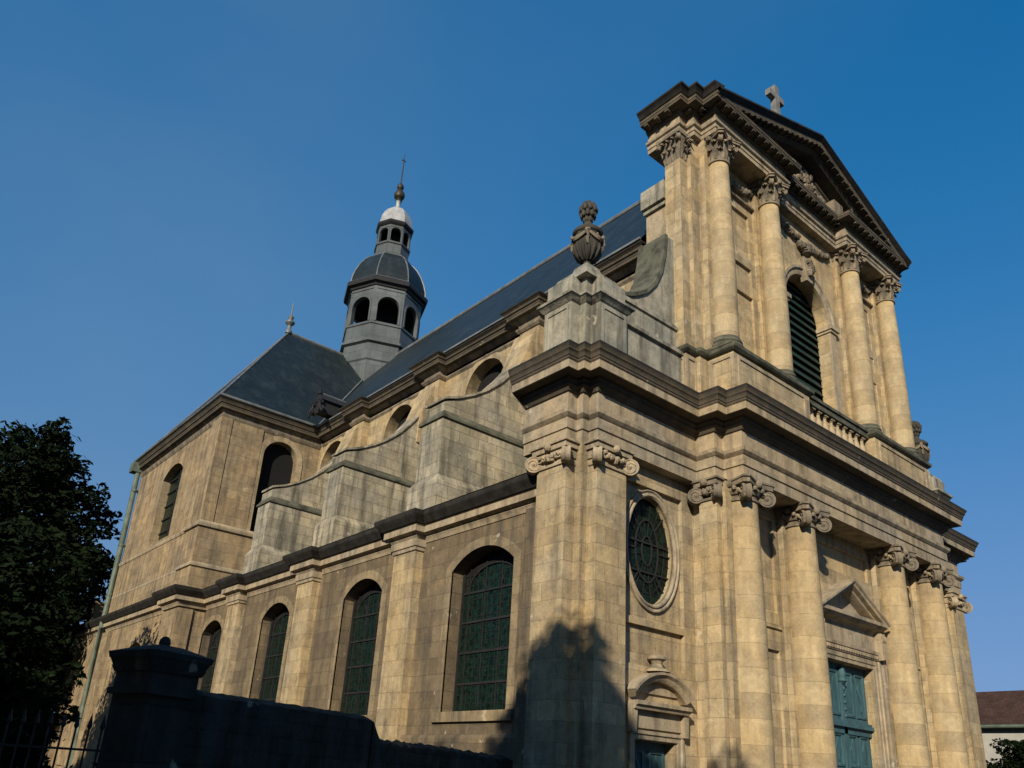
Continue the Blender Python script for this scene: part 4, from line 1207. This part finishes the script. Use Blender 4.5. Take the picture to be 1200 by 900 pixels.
mb.obox((TX - .35, TY1 + .25, 17.0), (.3, 0, 0), (0, .35, 0), (0, 0, .3))
for zz in (9.0, 12.0, 15.5): mb.lathe([(.16, -.06), (.2, -.05), (.2, .05), (.16, .06)], (TX - .2, TY1 + .03, zz), 10)
part(mb, 'downpipe', 'patina')

# ------------------------------------------------------------------ bell turret over the crossing
TC = (24.15, 44.75, 0)
def octo(mb, prof, c=TC):
    return mb.lathe(prof, c, 8)
mb = MB()
octo(mb, [(2.62, 22.5), (2.62, 25.6), (2.72, 25.7), (2.72, 25.85), (2.64, 25.9), (2.64, 26.9), (2.86, 27.0), (2.86, 27.15), (2.66, 27.2), (2.66, 28.35), (2.74, 28.4), (2.74, 28.52), (2.6, 28.55)])
tw = part(mb, 'bell_turret', 'lead', smooth=False, label='octagonal lead-clad bell turret')
mb = MB()
def lantern(mb, r, z0, z1, spring, hw, sill, th):
    """eight walls pierced by round arches; wall plane apothem"""
    for k in range(8):
        a0, a1 = k * math.pi / 4, (k + 1) * math.pi / 4
        p0 = Vector((TC[0] + r * math.cos(a0), TC[1] + r * math.sin(a0))); p1 = Vector((TC[0] + r * math.cos(a1), TC[1] + r * math.sin(a1)))
        d = (p1 - p0).normalized(); L = (p1 - p0).length; nin = -Vector((d.y, -d.x)).normalized()
        mp = lambda u, v, h, p0=p0, d=d, nin=nin: (p0.x + d.x * u - nin.x * h, p0.y + d.y * u - nin.y * h, v)
        hole = arch(L / 2, hw, sill, spring, hw, 12)
        mb.wall(rect(0, L, z0, z1), [hole], mp, th)
        mb.flat(rect(.02, L - .02, z0, z1), -th, mp, [arch(L / 2, hw, sill, spring, hw, 12)])
        mb.sweep(hole, [(0, 0), (0, .05), (.12, .05), (.12, 0)], mp)
        mb.sweep([(.1, z1 - .35), (L - .1, z1 - .35)], [(0, 0), (0, .05), (-.1, .05), (-.1, 0)], mp)
lantern(mb, 2.68, 28.5, 31.5, 29.88, .74, 28.6, .3)
part(mb, 'lantern', 'lead', tw, smooth=False)
mb = MB(); octo(mb, [(.01, 28.3), (2.2, 28.3)]); octo(mb, [(.01, 31.4), (2.4, 31.4)])
mb.lathe([(.9, 28.3), (.9, 31.4)], TC, 8)
part(mb, 'belfry_interior', 'black', tw)
mb = MB(); octo(mb, [(2.66, 31.35), (2.78, 31.4), (2.82, 31.55), (3.06, 31.62), (3.1, 31.85), (3.02, 32.0), (2.8, 32.05)])
part(mb, 'lantern_eave', 'iron', tw, smooth=False)
mb = MB(); octo(mb, [(2.86, 32.02), (2.82, 32.5), (2.66, 33.1), (2.4, 33.75), (2.05, 34.35), (1.7, 34.75), (1.4, 34.95)])
dm_ = part(mb, 'dome', 'slate', tw, smooth=False)
mb = MB()
for k in range(8):
    a = k * math.pi / 4
    mb.tube([(TC[0] + r * 1.005 * math.cos(a), TC[1] + r * 1.005 * math.sin(a), z) for r, z in ((2.86, 32.02), (2.82, 32.5), (2.66, 33.1), (2.4, 33.75), (2.05, 34.35), (1.7, 34.75), (1.4, 34.95))], .05, 5)
octo(mb, [(2.9, 31.98), (2.98, 32.0), (2.96, 32.06), (2.84, 32.1)])
part(mb, 'dome_rib', 'zinc', tw)
mb = MB(); octo(mb, [(1.5, 34.9), (1.5, 35.02), (1.32, 35.06), (1.27, 35.2), (1.27, 35.95), (1.36, 36.0), (1.38, 36.12), (1.2, 36.15)])
part(mb, 'drum', 'lead', tw, smooth=False)
mb = MB(); lantern(mb, 1.24, 36.1, 37.7, 37.0, .37, 36.2, .15)
part(mb, 'upper_lantern', 'lead', tw, smooth=False)
mb = MB(); octo(mb, [(.01, 36.12), (1.1, 36.12)]); octo(mb, [(.01, 37.66), (1.1, 37.66)]); mb.lathe([(.4, 36.1), (.4, 37.7)], TC, 8)
part(mb, 'upper_belfry_interior', 'black', tw)
mb = MB(); octo(mb, [(1.22, 37.6), (1.3, 37.65), (1.4, 37.75), (1.45, 37.85), (1.42, 37.98), (1.3, 38.02)])
part(mb, 'upper_eave', 'iron', tw, smooth=False)
mb = MB(); octo(mb, [(1.3, 38.0), (1.28, 38.3), (1.2, 38.75), (1.02, 39.2), (.78, 39.55), (.5, 39.78), (.2, 39.85)])
part(mb, 'upper_dome', 'palelead', tw, smooth=False)
mb = MB(); mb.lathe([(.22, 39.75), (.24, 39.9), (.17, 40.05), (.16, 40.5), (.22, 40.6)], TC, 12)
part(mb, 'finial_stem', 'palelead', tw)
mb = MB(); mb.lathe([(.22, 40.6), (.26, 40.7), (.2, 40.8), (.38, 41.0), (.42, 41.25), (.32, 41.5), (.2, 41.62), (.14, 41.7), (.24, 41.85), (.27, 42.0), (.2, 42.2), (.08, 42.3), (.05, 42.5), (.04, 44.6), (.005, 45.3)], TC, 14)
mb.obox((TC[0], TC[1], 44.55), (.16, 0, 0), (0, .02, 0), (0, 0, .06))
part(mb, 'finial', 'bronze', tw)

# ------------------------------------------------------------------ ground and street
def ground_mat():
    m, t, n, l, p = new_mat('ground_earth')
    tc = n.new('ShaderNodeTexCoord')
    no = N(n, 'ShaderNodeTexNoise', Scale=0.3, Detail=8.0, Roughness=0.7); l.new(tc.outputs['Object'], no.inputs['Vector'])
    c = mixrgb(n, l, (0.03, 0.03, 0.027), (0.022, 0.032, 0.014), ramp(n, l, no.outputs['Fac'], [(0.45, 0), (0.55, 1)]))
    l.new(c, p.inputs['Base Color']); p.inputs['Roughness'].default_value = 0.95
    return m
M['ground'] = ground_mat()
M['asphalt'] = plain('asphalt', (0.05, 0.05, 0.05), 0.9, var=0.3, scale=8)
M['paving'] = plain('paving_slabs', (0.075, 0.072, 0.065), 0.9, var=0.25, scale=3)
mb = MB(); mb.add([(-1500, -1500, G - .02), (1500, -1500, G - .02), (1500, 1500, G - .02), (-1500, 1500, G - .02)], [(0, 1, 2, 3)])
tag(mb.build('ground', 'ground'), kind='structure')
mb = MB(); mb.add([(-60, -8, G), (80, -8, G), (80, 4.0, G), (-60, 4.0, G)], [(0, 1, 2, 3)])
tag(mb.build('road', 'asphalt'), kind='structure')
mb = MB(); mb.box(-60, 80, 4.0, 7.5, G - .1, G + .12)
tag(mb.build('pavement', 'paving'), kind='structure')
mb = MB(); mb.box(14, 60, 7.5, 12.9, G - .1, G + .124)
tag(mb.build('forecourt', 'paving'), kind='structure')

# ------------------------------------------------------------------ churchyard wall, gate pillar, railing
M['rubble'] = stone('dark_rubble_wall', (0.034, 0.031, 0.025), (0.022, 0.022, 0.018), dirt=0.8, streak=0.8, row=0.22, width=0.45, mortar=0.02, jdark=0.6)
M['gatestone'] = stone('dark_gate_stone', (0.036, 0.038, 0.032), (0.024, 0.028, 0.024), dirt=0.7, streak=0.6, row=0.6, width=1.2)  # very dark grey-green gate stone
def strip_wall(pts, tops, th, name, label, cat, mat='rubble'):
    mb = MB()
    cs = [Vector(p) for p in pts]
    # uneven rubble top
    n = len(cs); vs = []
    for i, p in enumerate(cs):
        d = (cs[min(i + 1, n - 1)] - cs[max(i - 1, 0)]).normalized(); o = Vector((d.y, -d.x)) * th / 2
        vs += [(p.x + o.x, p.y + o.y, G), (p.x + o.x, p.y + o.y, tops[i] - .08), (p.x, p.y, tops[i]), (p.x - o.x, p.y - o.y, tops[i] - .08), (p.x - o.x, p.y - o.y, G)]
    fs = []
    for i in range(n - 1):
        for q in range(4): fs.append((i * 5 + q, i * 5 + 5 + q, i * 5 + 6 + q, i * 5 + 1 + q))
    fs += [(0, 1, 2, 3, 4), tuple((n - 1) * 5 + q for q in (4, 3, 2, 1, 0))]
    mb.add(vs, fs)
    return tag(mb.build(name, mat, smooth=False), label, cat)
def lerp_pts(a, b, n): return [(a[0] + (b[0] - a[0]) * i / n, a[1] + (b[1] - a[1]) * i / n) for i in range(n + 1)]
p1 = [(3.80, 11.11), (3.88, 11.14), (3.95, 11.165)] + lerp_pts((4.0, 11.18), (7.25, 12.3), 40)
t1 = [0.45, .82, .92] + [0.93 + (R() - .5) * .016 for _ in p1[3:]]
strip_wall(p1, t1, .4, 'churchyard_wall', 'taller dark rubble wall beside the gate pillar', 'wall')
p2 = [(7.27, 12.31), (7.4, 12.376), (7.5, 12.427)] + lerp_pts((7.55, 12.453), (12.75, 15.1), 70)
t2 = [.91, .74, .64] + [0.60 + (R() - .5) * .05 for _ in p2[3:]]
strip_wall(p2, t2, .4, 'churchyard_wall', 'lower dark rubble wall running up to the church corner', 'wall')
gp = empty('gate_pillar', (3.1, 10.0, G)); tag(gp, 'dark square stone gate pillar with a heavy moulded cap', 'gate pillar')
def rotbox(mb, cx, cy, hx, hy, z0, z1, ang, hx1=None, hy1=None):
    hx1 = hx if hx1 is None else hx1; hy1 = hy if hy1 is None else hy1
    ca, sa = math.cos(ang), math.sin(ang)
    vs = [(cx + a * p * ca - b * q * sa, cy + a * p * sa + b * q * ca, z) for z, p, q in ((z0, hx, hy), (z1, hx1, hy1)) for a, b in ((-1, -1), (1, -1), (1, 1), (-1, 1))]
    return mb.add(vs, [(0, 3, 2, 1), (4, 5, 6, 7), (0, 1, 5, 4), (1, 2, 6, 5), (2, 3, 7, 6), (3, 0, 4, 7)])
ANG = .33
def gpart(mb, name, mat):
    o = mb.build(name, mat); o.parent = gp; o.matrix_parent_inverse = Matrix.Translation(-Vector(gp.location)); return o
mb = MB(); rotbox(mb, 0 + 3.1, 10.0, .31, .31, G, .78, ANG); rotbox(mb, 3.1, 10.0, .36, .36, G, -.35, ANG)
gpart(mb, 'pillar_shaft', 'gatestone')
mb = MB()
for z0, z1, a, b in ((.70, .77, .36, .36), (.77, .95, .32, .32), (.95, 1.02, .34, .37), (1.02, 1.1, .36, .39), (1.1, 1.17, .40, .415), (1.17, 1.27, .415, .15)): rotbox(mb, 3.1, 10, a, a, z0, z1, ANG, b, b)
mb.ball((3.1, 10, 1.31), .07, 10, 1.2)
gpart(mb, 'pillar_cap', 'gatestone')
rl = empty('railing', (0, 10.6, G)); tag(rl, 'black iron spearhead railing left of the gate pillar', 'railing')
mb = MB()
ra, rb = Vector((2.68, 9.95)), Vector((-3.0, 11.6)); nbar = 46
for k in range(nbar):
    p = ra.lerp(rb, (k + .5) / nbar)
    mb.tube([(p.x, p.y, G + .5), (p.x, p.y, .30)], .011, 6)
    mb.lathe([(.011, 0), (.028, .03), (.02, .08), (.002, .17)], (p.x, p.y, .29), 6)
for zz in (.08, -.95):
    d = (rb - ra).normalized(); c = (ra + rb) / 2
    mb.obox((c.x, c.y, zz), Vector((d.x, d.y, 0)) * ((rb - ra).length / 2), Vector((d.y, -d.x, 0)) * .02, (0, 0, .012))
o = mb.build('railing_bars', 'iron'); o.parent = rl; o.matrix_parent_inverse = Matrix.Translation(-Vector(rl.location))
mb = MB(); mb.obox((c.x, c.y, G + .27), Vector((d.x, d.y, 0)) * ((rb - ra).length / 2), Vector((d.y, -d.x, 0)) * .16, (0, 0, .29))
o = mb.build('railing_plinth', 'gatestone'); o.parent = rl; o.matrix_parent_inverse = Matrix.Translation(-Vector(rl.location))

# ------------------------------------------------------------------ trees
def leaf_mat(name, a, b):
    m, t, n, l, p = new_mat(name)
    tc = n.new('ShaderNodeTexCoord')
    no = N(n, 'ShaderNodeTexNoise', Scale=0.9, Detail=4.0); l.new(tc.outputs['Object'], no.inputs['Vector'])
    c = mixrgb(n, l, a, b, ramp(n, l, no.outputs['Fac'], [(0.35, 0), (0.65, 1)]))
    l.new(c, p.inputs['Base Color']); p.inputs['Roughness'].default_value = 0.8; p.inputs['Specular IOR Level'].default_value = 0.04
    return m
M['leaf'] = leaf_mat('dark_foliage', (0.0045, 0.009, 0.004), (0.010, 0.018, 0.007))
M['bark'] = plain('bark', (0.05, 0.042, 0.034), 0.95, var=0.4, scale=5, stretch=(3, 3, .6), bump=0.6)
def tree(name, label, cat, base, clumps, leaf=.16, per=420, trunk_r=.32, group=None, mat='leaf', seed=1, ragged=1.0):
    """clumps: (x, y, z, radius) balls of leaf-sized faces, relative to base"""
    rg = random.Random(seed)
    root = empty(name, base); tag(root, label, cat, group)
    mb = MB()
    cz = max(c[2] for c in clumps)
    top = Vector((0, 0, cz * .8))
    mb.tube([(0, 0, 0), (.1, .05, cz * .25), (-.08, .1, cz * .5), (0, 0, cz * .8)], [trunk_r * 1.2, trunk_r, trunk_r * .7, trunk_r * .25], 10)
    for (x, y, z, r) in clumps:
        z0 = max(cz * .15, min(z - r * .6, cz * .7))
        mb.tube([(0, 0, z0 * .75), (x * .5, y * .5, z0 + (z - z0) * .4), (x * .92, y * .92, z)], [trunk_r * .45, trunk_r * .3, trunk_r * .1], 6)
    o = mb.build('trunk', 'bark'); o.parent = root
    vs, fs = [], []
    for (x, y, z, r) in clumps:
        sub = [(x, y, z, r)]
        for _ in range(int(per * r * r)):
            while True:
                q = Vector((rg.uniform(-1, 1), rg.uniform(-1, 1), rg.uniform(-1, 1)))
                if .25 < q.length < 1: break
            lump = .75 + ragged * (.35 * math.sin(5 * q.x + x) * math.cos(4 * q.y + y) + .25 * math.sin(7 * q.z + z))
            q = q.normalized() * (q.length ** .5) * r * lump
            p = Vector((x + q.x, y + q.y, z + q.z * .85))
            a = Vector((rg.gauss(0, 1), rg.gauss(0, 1), rg.gauss(0, .6))).normalized(); b = a.cross(Vector((rg.gauss(0, 1), rg.gauss(0, 1), rg.gauss(0, 1)))).normalized()
            s = leaf * rg.uniform(.6, 1.5)
            k = len(vs); vs += [p - a * s, p + b * s * .45, p + a * s, p - b * s * .45]; fs.append((k, k + 1, k + 2, k + 3))
    mb = MB(); mb.v = [tuple(v) for v in vs]; mb.f = fs
    o = mb.build('crown', mat, smooth=False); o.parent = root
    return root
def crown(rg, n, rx, ry, z0, z1, r0, r1):
    out = []
    for i in range(n):
        t = (i + .5) / n; z = z0 + (z1 - z0) * t; k = math.sqrt(max(0.05, 1 - (2 * t - .9) ** 2 * .8)); a = i * 2.4 + rg.uniform(-.4, .4)
        d = rg.uniform(.35, 1) * k
        out.append((rx * d * math.cos(a), ry * d * math.sin(a), z, rg.uniform(r0, r1)))
    return out
rg = random.Random(3)
tree('broadleaf_tree', 'tall dark broadleaf tree rising beside the transept end', 'tree', (7.3, 57.5, G), crown(rg, 26, 4.6, 4.6, 4.5, 20.5, 1.7, 2.7) + [(.8, 0, 21.3, 1.4), (3.6, -.5, 17.6, 1.4), (-2.6, 0, 19, 1.5), (4.2, .5, 4, 1.9), (4.4, .8, 7.5, 2.0), (4.3, .5, 11, 1.9), (3.0, 0, 14.5, 2.0), (2, 0, 2.5, 2), (5.2, .5, 13.2, 1.8), (5.0, .3, 10, 2.0), (4.6, .3, 16.2, 1.5)], leaf=.2, per=300, seed=11)
tree('broadleaf_tree', 'dark tree cut off by the left edge of the photo', 'tree', (-.6, 52, G), crown(rg, 20, 3.6, 3.6, 5, 18, 1.6, 2.5), leaf=.2, per=300, seed=12)
tree('broadleaf_tree', 'low dark tree behind the railing, below the taller crown', 'tree', (4.6, 40, G), crown(rg, 20, 4.2, 3.4, 1.4, 10.0, 1.5, 2.2), leaf=.16, per=330, seed=13)
tree('broadleaf_tree', 'low dark tree glimpsed past the far end of the church', 'tree', (13.0, 66, G), crown(rg, 16, 4.0, 3.5, 1.0, 9.0, 1.6, 2.2), leaf=.22, per=260, seed=16)
tree('hedge', 'dark hedge along the back of the churchyard, behind the railing', 'hedge', (3.0, 30, G), [(x_ * .9 - 8, .3 * math.sin(x_), .7 + .25 * math.sin(x_ * 1.3), 1.15) for x_ in range(19)], leaf=.12, per=420, trunk_r=.08, seed=17)
tree('shrub', 'small round clipped shrub behind the spear railing', 'shrub', (2.3, 12.6, G), [(0, 0, 1.5, .55), (.2, .1, 1.9, .38), (-.2, 0, 1.75, .42)], leaf=.05, per=2600, trunk_r=.06, seed=14)
tree('shrub', 'dark green bush in front of the brown-roofed house', 'shrub', (46.5, 15.0, G), [(0, 0, 4.0, 1.7), (-.2, -1.6, 4.5, 1.6), (.3, 1.2, 3.0, 1.4), (0, -3.0, 4.6, 1.7), (0, -1, 2.2, 1.8), (0, 1.5, 1.6, 1.5), (.2, 2.4, 2.9, 1.5), (0, 3.4, 1.8, 1.4), (0, .6, 4.3, 1.2)], leaf=.1, per=1700, trunk_r=.1, seed=15)
# trees across the street behind the viewer; their crowns shade the foreground and the foot of the church
ct = []
def caster(x, y, zt, seed, w=2.6):
    r2 = random.Random(seed)
    tree('street_tree', 'unseen broadleaf street tree across the road behind the viewer', 'tree', (x, y, G), crown(r2, 16, w, w, 4.0, zt - G - 1.6, 1.5, 2.0) + [(0, 0, zt - G - 1.9, 1.9), (1.2, .6, zt - G - 2.6, 1.9), (-1, -1.0, zt - G - 2.7, 1.9)], leaf=.17, per=420, seed=seed, ragged=.8, group='street trees behind the viewer')
caster(-8.5, -.6, 15.2, 31, 2.3)
caster(-8.5, 4.4, 12.6, 32, 2.8)
caster(-8.5, 9.5, 11.6, 33, 2.8)
caster(-9.0, -5.0, 15.0, 34, 2.4)
def tree_copy(src, x, y, sc, rot):
    c = src.copy(); COL.objects.link(c); c.location = (x, y, G); c.scale = (sc, sc, sc); c.rotation_euler = (0, 0, rot)
    for ch in [q for q in COL.objects if q.parent == src]:
        d = ch.copy(); COL.objects.link(d); d.parent = c
_src = [o for o in COL.objects if o.get('group') == 'street trees behind the viewer'][1]
for k, (x, y, sc) in enumerate(((-9.5, 14.5, .95), (-10, 20, 1.0), (-10.5, 26, 1.0), (-11, 33, 1.05), (-9, -11, .95), (-3.5, -13, .95), (2.5, -13.5, .9), (9, -13, .95), (16, -13.5, .95), (23, -13, 1.0), (-16, -9, 1.0), (-15, 2, .9), (-15, 10, .9), (-15, 18, .95))):
    tree_copy(_src, x, y, sc, k * 1.7)  # unseen extra trees, added to cut the sky light from behind the camera

# ------------------------------------------------------------------ house at the right edge
M['roof_tile'] = coursed('brown_roof_tile', (0.05, 0.026, 0.018), (0.075, 0.04, 0.028), (0.03, 0.018, 0.014), .2, .13, .85, .2, .3, (.05, .04, .035))
M['render'] = plain('pale_render', (0.36, 0.36, 0.33), .9, var=.12, scale=1.5)
hs_ = empty('house', (54, 17, G)); tag(hs_, 'low pale house with a brown tiled roof at the right edge', 'house')
def hpart(mb, name, mat, par=None, sm=True):
    o = mb.build(name, mat, smooth=sm); o.parent = hs_ if par is None else par
    if par is None: o.matrix_parent_inverse = Matrix.Translation(-Vector(hs_.location))
    return o
ex, rx_, ez, rz, y0, y1 = 49.6, 53.5, 4.42, 6.75, 8, 24
mb = MB(); mb.box(50, 57, y0 + .3, y1 - .3, G, ez); hpart(mb, 'wall', 'render')
mb = MB(); mb.add([(ex, y0, ez), (ex, y1, ez), (rx_, y1, rz), (rx_, y0, rz), (57.4, y0, ez), (57.4, y1, ez)], [(0, 3, 2, 1), (3, 4, 5, 2), (0, 4, 3), (1, 2, 5)])
r_ = hpart(mb, 'roof', 'roof_tile', sm=False)
mb = MB(); mb.tube([(ex - .03, y0, ez), (ex - .03, y1, ez)], .09, 8); hpart(mb, 'gutter', 'patina', r_)
for yy in (11, 14, 17, 20):
    mb = MB(); mb.box(49.97, 50.02, yy - .5, yy + .5, .6, 2.4); w = hpart(mb, 'window', 'glass')
    f_ = MB(); f_.sweep(rect(yy - .5, yy + .5, .6, 2.4), [(0, 0), (0, .06), (.1, .06), (.1, 0)], xplane(50), closed=True); hpart(f_, 'window_frame', 'render', w)
